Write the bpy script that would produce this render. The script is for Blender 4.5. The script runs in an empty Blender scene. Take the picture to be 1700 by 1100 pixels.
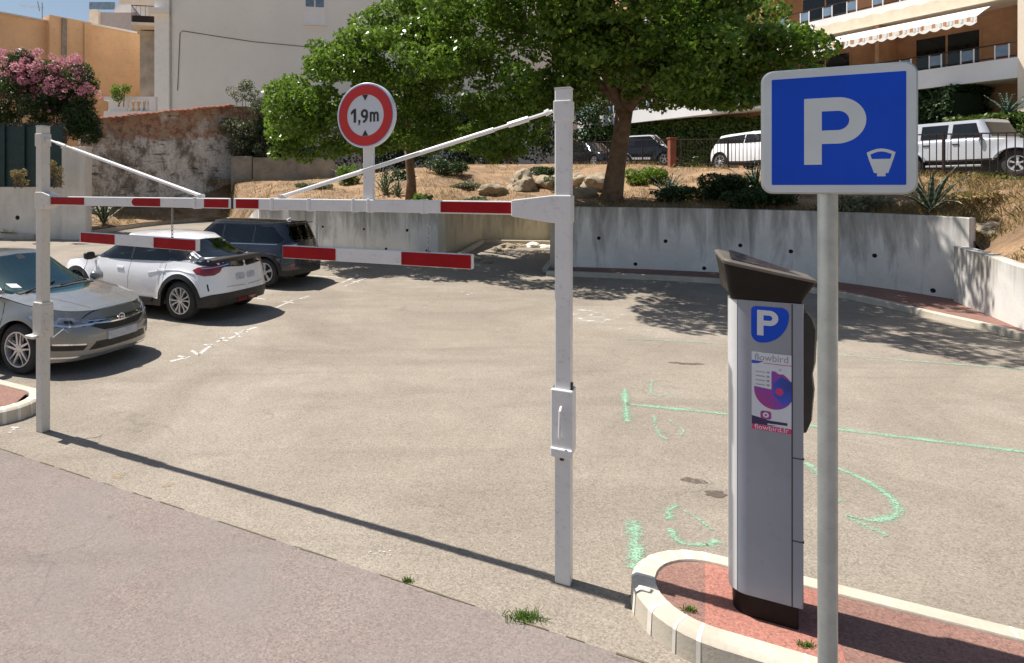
import bpy, bmesh, math, random
import numpy as np
from mathutils import Vector, Matrix, noise
from mathutils.bvhtree import BVHTree
R = math.radians
sc = bpy.context.scene
COL = sc.collection
# ------------------------------------------------------------------ camera, world, sun
F, CX, HY, CH = 1020.0, 635.0, 310.0, 2.5          # focal length and principal point in photo pixels, eye height
cam_d = bpy.data.cameras.new("camera"); cam = bpy.data.objects.new("camera", cam_d); COL.objects.link(cam)
cam.location = (0, 0, CH); cam.rotation_euler = (R(90), 0, 0)
cam_d.sensor_width = 36; cam_d.lens = F/1700*36
cam_d.shift_x = (850-CX)/1700; cam_d.shift_y = -(550-HY)/1700
cam_d.clip_end = 2000; cam_d.clip_start = 0.05
sc.camera = cam
SUN_AZ = Vector((-.8854, .4648, 0)); SUN_EL = R(62)
sd = bpy.data.lights.new("sun", 'SUN'); sd.energy = 5.0; sd.angle = R(.5); sd.color = (1, .94, .86)
so = bpy.data.objects.new("sun", sd); COL.objects.link(so)
tosun = Vector((SUN_AZ.x*math.cos(SUN_EL), SUN_AZ.y*math.cos(SUN_EL), math.sin(SUN_EL)))
so.rotation_euler = tosun.to_track_quat('Z', 'Y').to_euler()
w = bpy.data.worlds.new("World"); sc.world = w; w.use_nodes = True
nt = w.node_tree; bg = nt.nodes['Background']
sk = nt.nodes.new('ShaderNodeTexSky'); sk.sky_type = 'NISHITA'; sk.sun_disc = False
sk.sun_elevation = SUN_EL; sk.sun_rotation = math.atan2(SUN_AZ.x, SUN_AZ.y)
sk.air_density = 1.2; sk.dust_density = 1.5; sk.ozone_density = 1.5
nt.links.new(sk.outputs[0], bg.inputs[0]); bg.inputs[1].default_value = .065
sc.view_settings.view_transform = 'Standard'; sc.view_settings.look = 'None'
sc.view_settings.exposure = .55; sc.view_settings.gamma = 1

# ------------------------------------------------------------------ geometry helpers
def hz(Y): return .04*max(0., Y-12)                # the car park climbs gently away from the street
def gp(px, py, dz=0.):                              # point of the photo that lies on the car park (or dz above it)
    Y = (CH-dz)*F/(py-HY)
    if Y > 12: Y = (CH-dz+.48)/((py-HY)/F+.04)
    return Vector(((px-CX)*Y/F, Y, hz(Y)+dz))
def at(px, py, Y): return Vector(((px-CX)*Y/F, Y, CH-(py-HY)*Y/F))
DV = Vector((.8854, -.4648, 0)); NV = Vector((.4648, .8854, 0))
def dn(d, n, z=0.):                                 # street frame: d along the entrance, n into the car park
    p = DV*d+NV*n; p.z = z; return p
def hit(px, py, A, B):                              # point of the photo on the upright plane through A, B
    rx = (px-CX)/F; dx, dy = B[0]-A[0], B[1]-A[1]
    t = (rx*A[1]-A[0])/(dx-rx*dy); Y = A[1]+t*dy
    return at(px, py, Y)
class MB:
    def __init__(s): s.v = []; s.f = []; s.m = []
    def add(s, vs, fs, mi=0):
        o = len(s.v); s.v += [tuple(p) for p in vs]
        for f in fs: s.f.append(tuple(i+o for i in f)); s.m.append(mi)
        return s
    def box(s, c, sz, rz=0., mi=0, M=None):
        hx, hy, hh = sz[0]/2, sz[1]/2, sz[2]/2
        Q = Matrix.Translation(c) @ Matrix.Rotation(rz, 4, 'Z')
        if M is not None: Q = M @ Q
        vs = [Q @ Vector((x, y, z)) for z in (-hh, hh) for x, y in ((-hx, -hy), (hx, -hy), (hx, hy), (-hx, hy))]
        return s.add(vs, [(3,2,1,0),(4,5,6,7),(0,1,5,4),(1,2,6,5),(2,3,7,6),(3,0,4,7)], mi)
    def beam(s, p0, p1, wd, ht, mi=0, up=Vector((0,0,1))):     # box from p0 to p1
        p0, p1 = Vector(p0), Vector(p1); a = (p1-p0).normalized()
        u = a.cross(up).normalized(); v = u.cross(a).normalized()
        vs = [p+u*x*wd/2+v*y*ht/2 for p in (p0, p1) for x, y in ((-1,-1),(1,-1),(1,1),(-1,1))]
        return s.add(vs, [(3,2,1,0),(4,5,6,7),(0,1,5,4),(1,2,6,5),(2,3,7,6),(3,0,4,7)], mi)
    def tube(s, path, rad, n=10, mi=0, caps=True):
        path = [Vector(p) for p in path]; k = len(path)
        if not hasattr(rad, '__len__'): rad = [rad]*k
        vs = []; fs = []; ref = None
        for i, p in enumerate(path):
            a = (path[min(i+1, k-1)]-path[max(i-1, 0)]).normalized()
            if ref is None: ref = a.orthogonal().normalized()
            u = (ref-a*ref.dot(a)).normalized(); ref = u; v = a.cross(u)
            for j in range(n):
                t = 2*math.pi*j/n; vs.append(p+(u*math.cos(t)+v*math.sin(t))*rad[i])
        for i in range(k-1):
            for j in range(n):
                a, b = i*n+j, i*n+(j+1) % n; fs.append((a, b, b+n, a+n))
        if caps: fs.append(tuple(range(n-1, -1, -1))); fs.append(tuple(range((k-1)*n, k*n)))
        return s.add(vs, fs, mi)
    def lathe(s, prof, c, axis, n=32, mi=0, caps=True):                    # prof: (radius, along axis)
        axis = Vector(axis).normalized(); u = axis.orthogonal().normalized(); v = axis.cross(u); c = Vector(c)
        vs = []; fs = []
        for r_, h in prof:
            for j in range(n):
                t = 2*math.pi*j/n; vs.append(c+axis*h+(u*math.cos(t)+v*math.sin(t))*r_)
        for i in range(len(prof)-1):
            for j in range(n):
                a, b = i*n+j, i*n+(j+1) % n; fs.append((a, b, b+n, a+n))
        if caps: fs.append(tuple(range(n-1, -1, -1))); fs.append(tuple(range((len(prof)-1)*n, len(prof)*n)))
        return s.add(vs, fs, mi)
    def prism(s, poly, vec, mi=0):
        n = len(poly); vec = Vector(vec); poly = [Vector(p) for p in poly]
        fs = [tuple(range(n)), tuple(range(2*n-1, n-1, -1))]
        for i in range(n): j = (i+1) % n; fs.append((i, i+n, j+n, j))
        return s.add(poly+[p+vec for p in poly], fs, mi)
    def sheet(s, rows, mi=0, close=False):
        nr, nc = len(rows), len(rows[0]); vs = [p for r_ in rows for p in r_]; fs = []
        for i in range(nr-1):
            for j in range(nc-1):
                a = i*nc+j; fs.append((a, a+1, a+nc+1, a+nc))
        return s.add(vs, fs, mi)
    def build(s, name, mats, parent=None, smooth=False, bevel=0., world=False, seg=2, auto=None):
        me = bpy.data.meshes.new(name)
        vs = s.v
        if world and parent is not None:
            Mi = Matrix.Identity(4); q = parent
            while q is not None: Mi = Matrix.Translation(q.location) @ q.rotation_euler.to_matrix().to_4x4() @ Mi; q = q.parent
            Mi = Mi.inverted()
            vs = [tuple(Mi @ Vector(p)) for p in vs]
        me.from_pydata(vs, [], s.f)
        if not isinstance(mats, (list, tuple)): mats = [mats]
        for m in mats: me.materials.append(m)
        if len(mats) > 1: me.polygons.foreach_set('material_index', s.m)
        bm = bmesh.new(); bm.from_mesh(me); bmesh.ops.recalc_face_normals(bm, faces=bm.faces); bm.to_mesh(me); bm.free()
        if smooth: me.polygons.foreach_set('use_smooth', [True]*len(me.polygons))
        if auto: me.set_sharp_from_angle(angle=R(auto))
        o = bpy.data.objects.new(name, me); COL.objects.link(o)
        if parent is not None: o.parent = parent
        if bevel: b = o.modifiers.new('bevel', 'BEVEL'); b.width = bevel; b.segments = seg; b.limit_method = 'ANGLE'; b.angle_limit = R(40)
        return o
def tag(o, label=None, cat=None, group=None, kind=None):
    if label: o['label'] = label
    if cat: o['category'] = cat
    if group: o['group'] = group
    if kind: o['kind'] = kind
    return o
def thing(name, label, cat, loc=(0, 0, 0), rz=0., group=None):
    o = bpy.data.objects.new(name, None); COL.objects.link(o); o.location = loc; o.rotation_euler = (0, 0, rz)
    o.empty_display_size = .3
    return tag(o, label, cat, group)
class Fr:                                                        # a flat frame: u right, v up, w out
    def __init__(s, o, u, v=Vector((0, 0, 1))):
        s.o = Vector(o); s.u = Vector(u).normalized(); s.v = Vector(v).normalized(); s.w = s.u.cross(s.v)
    def __call__(s, u, v, w=0.): return s.o+s.u*u+s.v*v+s.w*w
    def uv(s, px, py):
        r_ = Vector(((px-CX)/F, 1, -(py-HY)/F)); c = Vector((0, 0, CH)); t = (s.o-c).dot(s.w)/r_.dot(s.w); p = c+r_*t-s.o
        return p.dot(s.u), p.dot(s.v)
def rrect(w_, h_, r_, n=6):
    out = []
    for cx, cy, a0 in ((w_/2-r_, h_/2-r_, 0), (-w_/2+r_, h_/2-r_, 90), (-w_/2+r_, -h_/2+r_, 180), (w_/2-r_, -h_/2+r_, 270)):
        for i in range(n+1): a = R(a0+90*i/n); out.append((cx+r_*math.cos(a), cy+r_*math.sin(a)))
    return out
def text_mesh(name, body, frame, size, mat, parent, off=0., center=(0, 0), wd=1., lift=.003, thick=.0008, shear=0.):
    cu = bpy.data.curves.new(name, 'FONT'); cu.body = body; cu.size = size; cu.align_x = 'CENTER'; cu.align_y = 'CENTER'; cu.offset = off; cu.shear = shear
    cu.extrude = thick
    to = bpy.data.objects.new(name, cu); COL.objects.link(to); dg = bpy.context.evaluated_depsgraph_get(); dg.update()
    me = bpy.data.meshes.new_from_object(to.evaluated_get(dg)); bpy.data.objects.remove(to)
    mb = MB(); mb.add([frame(center[0]+v.co.x*wd, center[1]+v.co.y, lift+v.co.z) for v in me.vertices], [tuple(p.vertices) for p in me.polygons])
    return mb.build(name, mat, parent, world=True)
def glyph_P(mb, fr, x0, y0, w_, h_, t, lift, bh=.56, th=.002):
    def slab(pts): mb.prism([fr(a, b, lift) for a, b in pts], fr.w*th)
    slab([(x0, y0), (x0+t, y0), (x0+t, y0+h_), (x0, y0+h_)])
    H = h_*bh; ro = H/2; ri = ro-t*.92; xa = x0+t; xc = x0+w_-ro; yc = y0+h_-ro
    out = [(xa, yc+ro)]+[(xc+ro*math.cos(R(90-180*i/20)), yc+ro*math.sin(R(90-180*i/20))) for i in range(21)]+[(xa, yc-ro)]
    inn = [(xa, yc+ri)]+[(xc+ri*math.cos(R(90-180*i/20)), yc+ri*math.sin(R(90-180*i/20))) for i in range(21)]+[(xa, yc-ri)]
    for i in range(len(out)-1): slab([out[i], out[i+1], inn[i+1], inn[i]])
def stroke2d(mb, fr, pts, wd, lift, th=.001):
    P = [Vector(p) for p in pts]; A = []; B = []
    for i, p in enumerate(P):
        a = (P[i]-P[i-1]).normalized() if i else (P[1]-P[0]).normalized(); b = (P[i+1]-P[i]).normalized() if i < len(P)-1 else a
        t_ = (a+b).normalized(); n_ = Vector((-t_.y, t_.x))*wd/2/max(.5, t_.dot(a)); A.append(p+n_); B.append(p-n_)
    for i in range(len(P)-1): mb.prism([fr(q.x, q.y, lift) for q in (A[i], A[i+1], B[i+1], B[i])], fr.w*th)
# ------------------------------------------------------------------ materials
def new_mat(name):
    m = bpy.data.materials.new(name); m.use_nodes = True; n = m.node_tree; return m, n, n.nodes['Principled BSDF']
def N(n, t, **k):
    x = n.nodes.new(t)
    for a, b in k.items(): setattr(x, a, b)
    return x
def coords(n, scale=(1, 1, 1), kind='Object'):
    tc = N(n, 'ShaderNodeTexCoord'); mp = N(n, 'ShaderNodeMapping'); mp.inputs['Scale'].default_value = scale
    n.links.new(tc.outputs[kind], mp.inputs[0]); return mp.outputs[0]
def noise_n(n, vec, scale, detail=4, rough=.55, dist=0.):
    x = N(n, 'ShaderNodeTexNoise'); x.inputs['Scale'].default_value = scale; x.inputs['Detail'].default_value = detail
    x.inputs['Roughness'].default_value = rough; x.inputs['Distortion'].default_value = dist
    if vec is not None: n.links.new(vec, x.inputs['Vector'])
    return x.outputs['Fac']
def ramp(n, fac, stops):
    x = N(n, 'ShaderNodeValToRGB'); e = x.color_ramp.elements
    e[0].position, e[0].color = stops[0][0], (*stops[0][1], 1) if len(stops[0][1]) == 3 else stops[0][1]
    e[1].position, e[1].color = stops[-1][0], (*stops[-1][1], 1)
    for p, c in stops[1:-1]: q = e.new(p); q.color = (*c, 1)
    n.links.new(fac, x.inputs[0]); return x.outputs[0]
def g3(v): return (v, v, v)
def mix(n, fac, a, b, mode='MIX'):
    x = N(n, 'ShaderNodeMix', data_type='RGBA', blend_type=mode)
    for i, s in ((0, fac), (6, a), (7, b)):
        if isinstance(s, (int, float)): x.inputs[i].default_value = s
        elif isinstance(s, tuple): x.inputs[i].default_value = (*s, 1)
        else: n.links.new(s, x.inputs[i])
    return x.outputs[2]
def mth(n, op, a, b=None, c=None, clamp=False):
    x = N(n, 'ShaderNodeMath', operation=op); x.use_clamp = clamp
    for i, s in enumerate((a, b, c)):
        if s is None: continue
        if isinstance(s, (int, float)): x.inputs[i].default_value = s
        else: n.links.new(s, x.inputs[i])
    return x.outputs[0]
def bump(n, bs, h, st=.3, dist=.01):
    b = N(n, 'ShaderNodeBump'); b.inputs['Strength'].default_value = st; b.inputs['Distance'].default_value = dist
    n.links.new(h, b.inputs['Height']); n.links.new(b.outputs[0], bs.inputs['Normal'])
def pbr(name, c, rough=.5, metal=0., var=.15, scale=3., bst=0., bsc=60., coat=0., c2=None, dirt=0., spec=None):
    m, n, b = new_mat(name); v = coords(n)
    f = noise_n(n, v, scale, 5)
    c2 = c2 or tuple(x*(1-var) for x in c)
    col = ramp(n, f, [(.35, c), (.68, c2)])
    if dirt:
        g = noise_n(n, v, scale*7, 6, .7); col = mix(n, ramp(n, g, [(.55, g3(0)), (.75, g3(dirt))]), col, (.12, .1, .08))
    n.links.new(col, b.inputs['Base Color']); b.inputs['Metallic'].default_value = metal
    n.links.new(ramp(n, noise_n(n, v, scale*4, 4), [(.3, g3(rough*.85)), (.7, g3(min(1, rough*1.2)))]), b.inputs['Roughness'])
    if coat: b.inputs['Coat Weight'].default_value = coat; b.inputs['Coat Roughness'].default_value = .05
    if spec is not None: b.inputs['Specular IOR Level'].default_value = spec
    if bst: bump(n, b, noise_n(n, v, bsc, 4), bst)
    return m
def asphalt(name, ca, cb, cc, tint=None):
    m, n, b = new_mat(name); v = coords(n)
    big = noise_n(n, v, .28, 7, .66, 1.2); mid = noise_n(n, v, 2.2, 5, .6)
    fine = noise_n(n, v, 95, 3, .8)
    vo = N(n, 'ShaderNodeTexVoronoi'); vo.inputs['Scale'].default_value = 95; n.links.new(v, vo.inputs['Vector'])
    stone = N(n, 'ShaderNodeSeparateColor'); n.links.new(vo.outputs['Color'], stone.inputs[0])
    col = ramp(n, big, [(.3, ca), (.5, cb), (.72, cc)])
    col = mix(n, ramp(n, mid, [(.35, g3(0)), (.75, g3(.4))]), col, tuple(x*.75 for x in cb))
    trk = noise_n(n, coords(n, (.22, 1.5, 1)), 1.1, 4, .5, .8); col = mix(n, ramp(n, trk, [(.52, g3(0)), (.66, g3(.38))]), col, tuple(x*.68 for x in cb))
    drip = noise_n(n, v, 7, 2, .4); col = mix(n, ramp(n, drip, [(.76, g3(0)), (.82, g3(.6))]), col, tuple(x*.5 for x in cb))
    sp = mth(n, 'ADD', mth(n, 'MULTIPLY', stone.outputs[0], .62), mth(n, 'MULTIPLY', fine, .38))
    k = ramp(n, sp, [(.12, g3(.62)), (.42, g3(.94)), (.72, g3(1.08)), (.9, g3(1.4))])
    col = mix(n, 1., col, k, 'MULTIPLY')
    if tint: col = mix(n, ramp(n, noise_n(n, v, .8, 4, .6, 1.), [(.4, g3(0)), (.7, g3(.55))]), col, tint)
    cr = N(n, 'ShaderNodeTexVoronoi', feature='DISTANCE_TO_EDGE'); cr.inputs['Scale'].default_value = .5
    wob = N(n, 'ShaderNodeTexNoise'); wob.inputs['Scale'].default_value = 1.3; wob.inputs['Detail'].default_value = 6; n.links.new(v, wob.inputs['Vector'])
    vadd = N(n, 'ShaderNodeVectorMath', operation='MULTIPLY_ADD'); vadd.inputs[1].default_value = (1.6, 1.6, 0); n.links.new(wob.outputs['Color'], vadd.inputs[0]); n.links.new(v, vadd.inputs[2])
    n.links.new(vadd.outputs[0], cr.inputs['Vector'])
    cm = mth(n, 'MULTIPLY', ramp(n, cr.outputs['Distance'], [(.0, g3(1)), (.006, g3(0))]), ramp(n, noise_n(n, v, .6, 3), [(.5, g3(0)), (.62, g3(.45))]))
    col = mix(n, cm, col, tuple(x*.35 for x in cb))
    n.links.new(col, b.inputs['Base Color']); b.inputs['Roughness'].default_value = .92; b.inputs['Specular IOR Level'].default_value = .25
    bump(n, b, sp, .55, .006)
    return m
def concrete(name, base, stain, top=1.9, amt=.9, streak=1., low=None):
    m, n, b = new_mat(name); v = coords(n); vs = coords(n, (2.1, 2.1, .33))
    sx = N(n, 'ShaderNodeSeparateXYZ'); n.links.new(coords(n), sx.inputs[0])
    f = noise_n(n, v, 1.1, 6, .65, .4); col = ramp(n, f, [(.3, base), (.7, tuple(x*.78 for x in base))])
    st = noise_n(n, vs, 1.1, 7, .68, .5)
    h = mth(n, 'SUBTRACT', top, sx.outputs[2])                                       # metres below the coping
    near = mth(n, 'SUBTRACT', 1.05, mth(n, 'MULTIPLY', h, 1.5/max(top, .6)), clamp=True)
    s = mth(n, 'ADD', st, mth(n, 'MULTIPLY', near, .24*streak))
    col = mix(n, ramp(n, s, [(.56, g3(0)), (.7, g3(amt*.55)), (.86, g3(amt))]), col, stain)
    if low: col = mix(n, ramp(n, noise_n(n, v, 2.3, 5, .7), [(.5, g3(0)), (.62, g3(.6))]), col, low)
    col = mix(n, ramp(n, noise_n(n, v, 40, 3), [(.3, g3(.25)), (.55, g3(0))]), col, tuple(x*.55 for x in base))
    n.links.new(col, b.inputs['Base Color']); b.inputs['Roughness'].default_value = .9
    bump(n, b, noise_n(n, v, 35, 6, .7), .35, .008)
    return m
def foliage(name, cs, trans=.35, rough=.42):
    m, n, b = new_mat(name); g = N(n, 'ShaderNodeNewGeometry')
    col = ramp(n, g.outputs['Random Per Island'], [(i/(len(cs)-1)*.9+.05, c) for i, c in enumerate(cs)])
    col = mix(n, ramp(n, noise_n(n, coords(n), .8, 3), [(.35, g3(0)), (.7, g3(.5))]), col, tuple(x*.55 for x in cs[len(cs)//2]))
    n.links.new(col, b.inputs['Base Color']); b.inputs['Roughness'].default_value = rough; b.inputs['Specular IOR Level'].default_value = .4
    tr = N(n, 'ShaderNodeBsdfTranslucent'); n.links.new(mix(n, .4, col, (.16, .26, .02)), tr.inputs[0])
    ms = N(n, 'ShaderNodeMixShader'); ms.inputs[0].default_value = trans
    n.links.new(b.outputs[0], ms.inputs[1]); n.links.new(tr.outputs[0], ms.inputs[2])
    n.links.new(ms.outputs[0], n.nodes['Material Output'].inputs[0]); return m
def worn_paint(name, c, thr=.5, scale=28.):
    # 'cover' runs from 0 at the edge of a stroke to 1 in its middle; the grain of the asphalt shows through
    m, n, b = new_mat(name); v = coords(n)
    b.inputs['Roughness'].default_value = .85
    n.links.new(ramp(n, noise_n(n, v, 5, 4), [(.3, c), (.7, tuple(x*.8 for x in c))]), b.inputs['Base Color'])
    at_ = N(n, 'ShaderNodeAttribute', attribute_name='cover')
    vo = N(n, 'ShaderNodeTexVoronoi'); vo.inputs['Scale'].default_value = 95; n.links.new(v, vo.inputs['Vector']); sp = N(n, 'ShaderNodeSeparateColor'); n.links.new(vo.outputs['Color'], sp.inputs[0])
    a = mth(n, 'ADD', mth(n, 'MULTIPLY', noise_n(n, v, scale, 5, .8), .4), mth(n, 'MULTIPLY', noise_n(n, v, 3.5, 4, .6), .4))
    a = mth(n, 'ADD', a, mth(n, 'MULTIPLY', sp.outputs[0], .2))
    a = mth(n, 'ADD', a, mth(n, 'MULTIPLY', mth(n, 'SUBTRACT', at_.outputs['Fac'], 1.), .3))
    n.links.new(ramp(n, a, [(thr-.09, g3(0)), (thr+.12, g3(.92))]), b.inputs['Alpha']); return m
def carpaint(name, c, metal=0., rough=.28):
    return pbr(name, c, rough, metal, var=.06, scale=2., coat=1.)
def clearglass(name, tint, gloss=.05, gcol=(1, 1, 1)):
    m, n, b = new_mat(name); n.nodes.remove(b)
    tr = N(n, 'ShaderNodeBsdfTransparent'); tr.inputs[0].default_value = (*tint, 1); gl = N(n, 'ShaderNodeBsdfGlossy'); gl.inputs['Roughness'].default_value = .02; gl.inputs[0].default_value = (*gcol, 1)
    fr = N(n, 'ShaderNodeFresnel'); fr.inputs[0].default_value = 1.55; ms = N(n, 'ShaderNodeMixShader')
    n.links.new(mth(n, 'ADD', fr.outputs[0], gloss), ms.inputs[0]); n.links.new(tr.outputs[0], ms.inputs[1]); n.links.new(gl.outputs[0], ms.inputs[2]); n.links.new(ms.outputs[0], n.nodes['Material Output'].inputs[0]); return m
def glassy(name, c, rough=.04, spec=.8):
    m = pbr(name, c, rough, 0., var=.4, scale=2.2, spec=spec); return m
M = {}
M['asphalt'] = asphalt('car_park_asphalt', (.225, .193, .158), (.3, .26, .214), (.37, .328, .275))
M['pave'] = asphalt('pavement_asphalt', (.21, .173, .157), (.245, .2, .18), (.25, .215, .195), tint=(.215, .198, .184))
M['red'] = asphalt('red_pavement', (.36, .16, .125), (.4, .18, .14), (.36, .22, .18))
M['redline'] = asphalt('dark_red_pavement', (.22, .12, .1), (.28, .16, .13), (.3, .2, .16))
M['kerb'] = concrete('kerb_concrete', (.62, .56, .46), (.3, .26, .2), top=.3, amt=.45)
M['wall'] = concrete('retaining_concrete', (.85, .83, .79), (.17, .16, .14), top=1.95, amt=.88)
M['wall2'] = concrete('pale_concrete', (.8, .78, .74), (.26, .23, .18), top=1.2, amt=.8)
M['wallA'] = concrete('alcove_concrete', (.6, .54, .42), (.2, .16, .1), top=2., amt=.85)
M['wall3'] = concrete('cream_concrete', (.78, .73, .66), (.45, .4, .33), top=2.5, amt=.5)
M['white'] = pbr('white_enamel', (.72, .72, .72), .38, var=.08, scale=4, dirt=.35)
M['cream'] = pbr('cream_enamel', (.66, .63, .57), .4, var=.12, scale=3, dirt=.4)
M['redfilm'] = pbr('red_reflective_film', (.36, .003, .008), .5, var=.25, scale=6, spec=.2)
M['redsign'] = pbr('red_sign_film', (.55, .015, .015), .35, var=.12, scale=3)
M['signwhite'] = pbr('pale_sign_film', (.62, .66, .72), .35, var=.08)
M['blue'] = pbr('blue_sign_film', (.002, .07, .6), .42, var=.2, scale=2.5, spec=.25)
M['signgrey'] = pbr('grey_sign_film', (.6, .66, .68), .38, var=.1, scale=5)
M['black'] = pbr('black_plastic', (.018, .017, .017), .5, var=.3, bst=.05)
M['brownblack'] = pbr('dark_brown_plastic', (.012, .009, .008), .5, var=.3, scale=4, spec=.25)
M['rubber'] = pbr('tyre_rubber', (.03, .03, .03), .85, var=.3, bst=.2)
M['galv'] = pbr('galvanised_steel', (.42, .47, .48), .38, .75, var=.2, scale=8, dirt=.15)
M['meter'] = pbr('grey_metallic_lacquer', (.27, .3, .37), .33, .35, var=.1, scale=2, dirt=.2)
M['meter_sunlit'] = pbr('sunlit_grey_lacquer', (.62, .63, .64), .35, .1, var=.08, scale=2)  # paler copy of the cabinet lacquer, with sunlight put into the colour
M['steel'] = pbr('dull_steel', (.4, .4, .4), .4, .8, var=.2)
M['alloy'] = pbr('alloy_wheel', (.62, .62, .64), .3, .6, var=.1)
M['alloydark'] = pbr('alloy_recess', (.04, .04, .045), .5, .2)
M['chrome'] = pbr('chrome', (.8, .8, .82), .12, 1., var=.05)
M['bark'] = pbr('bark', (.2, .13, .085), .9, var=.45, scale=6, bst=.7, bsc=22)
M['rock'] = pbr('limestone', (.38, .31, .22), .9, var=.4, scale=2.5, bst=.6, bsc=9, dirt=.4)
M['yellowgrass'] = foliage('dry_blades', [(.4, .26, .12), (.52, .36, .17), (.32, .22, .1), (.2, .2, .06)], .25, .7)
# ------------------------------------------------------------------ ground, road, pavement
def struct(o): o['kind'] = 'structure'; return o
mb = MB(); mb.add([(-900, -900, -.06), (900, -900, -.06), (900, 900, -.06), (-900, 900, -.06)], [(0, 1, 2, 3)])
M['earth'] = pbr('dry_earth', (.36, .27, .18), .95, var=.35, scale=1.2, bst=.5, bsc=14)
struct(mb.build('ground', M['earth']))
rows = []
for n_ in [3.5, 3.8, 4.5, 6, 8, 10, 12, 13, 14, 15, 16, 17, 18, 20, 22, 24, 26, 28, 31, 34, 38]:
    rows.append([(lambda p: Vector((p.x, p.y, hz(p.y))))(dn(d, n_)) for d in np.linspace(-36, 16, 60)])
struct(MB().sheet(rows).build('car_park', M['asphalt'], smooth=True))
rows = [[dn(d, n_) for d in np.linspace(-36, 16, 30)] for n_ in (-8, -2, 1, 3.5)]
struct(MB().sheet(rows).build('pavement', M['pave']))
# joint of grit and moss between pavement and car park
random.seed(3); mb = MB(); k = 0
d = -8.
while d < 3:
    wv = random.uniform(.003, .012); l = random.uniform(.05, .2)
    if random.random() < .7: mb.add([dn(d, 3.5-wv, .004), dn(d+l, 3.5-wv*.6, .004), dn(d+l, 3.5+wv*.5, .004), dn(d, 3.5+wv*.3, .004)], [(0, 1, 2, 3)])
    d += l
struct(mb.build('pavement_joint', pbr('mossy_grit', (.17, .145, .09), .95, var=.4, scale=20)))

# ---- traffic islands: kerb stones round a red surface
def island(dc, sgn, length, kerbname, surfname, redfrac=None):
    # outline in street frame: half circle nose at dc, straight sides along sgn*d
    nc, ro, ri, zt = 4.05, .445, .315, .15
    def ring(r_, z, inset=0):
        pts = [dn(dc+sgn*length, nc-r_, z)]
        for i in range(9, -1, -1): pts.append(dn(dc+sgn*length*i/10*(1), nc-r_, z))
        for i in range(1, 18): a = R(-90-180*i/18); pts.append(dn(dc+sgn*r_*1.02*math.cos(a), nc+r_*math.sin(a), z))
        for i in range(0, 11): pts.append(dn(dc+sgn*length*i/10, nc+r_, z))
        return pts
    rows = [ring(ro+.012, -.02), ring(ro+.004, zt-.025), ring(ro-.018, zt-.004), ring(ro-.03, zt), ring(ri+.006, zt), ring(ri, zt-.01), ring(ri, zt-.05)]
    struct(MB().sheet(rows).build(kerbname, M['kerb'], smooth=True, auto=35))
    # mortar joints: pale slivers proud of the kerb
    mj = MB(); random.seed(7)
    angs = [-100, -118, -137, -155, -173, -192, -210, -228, -246, -262]
    for a in angs:
        a = R(a+random.uniform(-4, 4)); da = random.uniform(.015, .07)
        q = []
        for aa in (a-da, a+da):
            for r_, z in ((ro+.0133, 0), (ro+.0052, zt-.024), (ro-.018, zt-.0028), (ro-.03, zt+.0012), (ri+.006, zt+.0012)):
                q.append(dn(dc+sgn*r_*1.02*math.cos(aa), nc+r_*math.sin(aa), z))
        mj.add(q, [(i, i+1, i+6, i+5) for i in range(4)])
    for i in range(1, 6):
        for s_ in (-1, 1):
            q = []
            for dd in (0, .014):
                for r_, z in ((ro+.0133, 0), (ro+.0052, zt-.024), (ro-.018, zt-.0028), (ro-.03, zt+.0012), (ri+.006, zt+.0012)):
                    q.append(dn(dc+sgn*(i*1.0-.62)+dd, nc+s_*r_, z))
            mj.add(q, [(j, j+1, j+6, j+5) for j in range(4)])
    struct(mj.build('kerb_mortar', M['mortar']))
    ins = ring(ri-.001, zt-.012)
    def clipd(lo, hi, name, mat, z):
        rows = []
        for i in range(25):
            u = i/24; dd = lo+(hi-lo)*u; x = (dd-dc)*sgn
            hw = ri-.002 if x >= 0 else math.sqrt(max(0, (ri-.002)**2-(x/1.02)**2))
            rows.append([dn(dd, nc+hw*t, z) for t in (-1, -.5, 0, .5, 1)])
        struct(MB().sheet(rows).build(name, mat))
    if redfrac is None: clipd(dc-sgn*ri*1.02, dc+sgn*length, surfname, M['redline'], zt-.012)
    else:
        clipd(dc-sgn*ri*1.02, redfrac[0], surfname, M['redline'], zt-.012)
        clipd(redfrac[0], redfrac[1], surfname, M['red'], zt-.010)
        clipd(redfrac[1], dc+sgn*length, surfname, M['redline'], zt-.012)
M['mortar'] = pbr('pale_mortar', (.74, .7, .62), .9, var=.15, scale=10)
island(.06, 1, 5.5, 'island_kerb', 'island_surface', (-.0, .62))
island(-6.97, -1, 5.5, 'island_kerb', 'island_surface')

# ---- painted markings (thin worn paint)
def smooth_line(P, k=5):
    out = []
    for i in range(len(P)-1):
        p0, p1, p2, p3 = [Vector((*P[max(0, min(len(P)-1, j))][:2], P[max(0, min(len(P)-1, j))][2] if len(P[0]) > 2 else 0)) for j in (i-1, i, i+1, i+2)]
        for j in range(k):
            t = j/k; out.append(.5*((2*p1)+(p2-p0)*t+(2*p0-5*p1+4*p2-p3)*t*t+(3*p1-p0-3*p2+p3)*t*t*t))
    out.append(Vector((*P[-1][:2], P[-1][2] if len(P[0]) > 2 else 0))); return out

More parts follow.
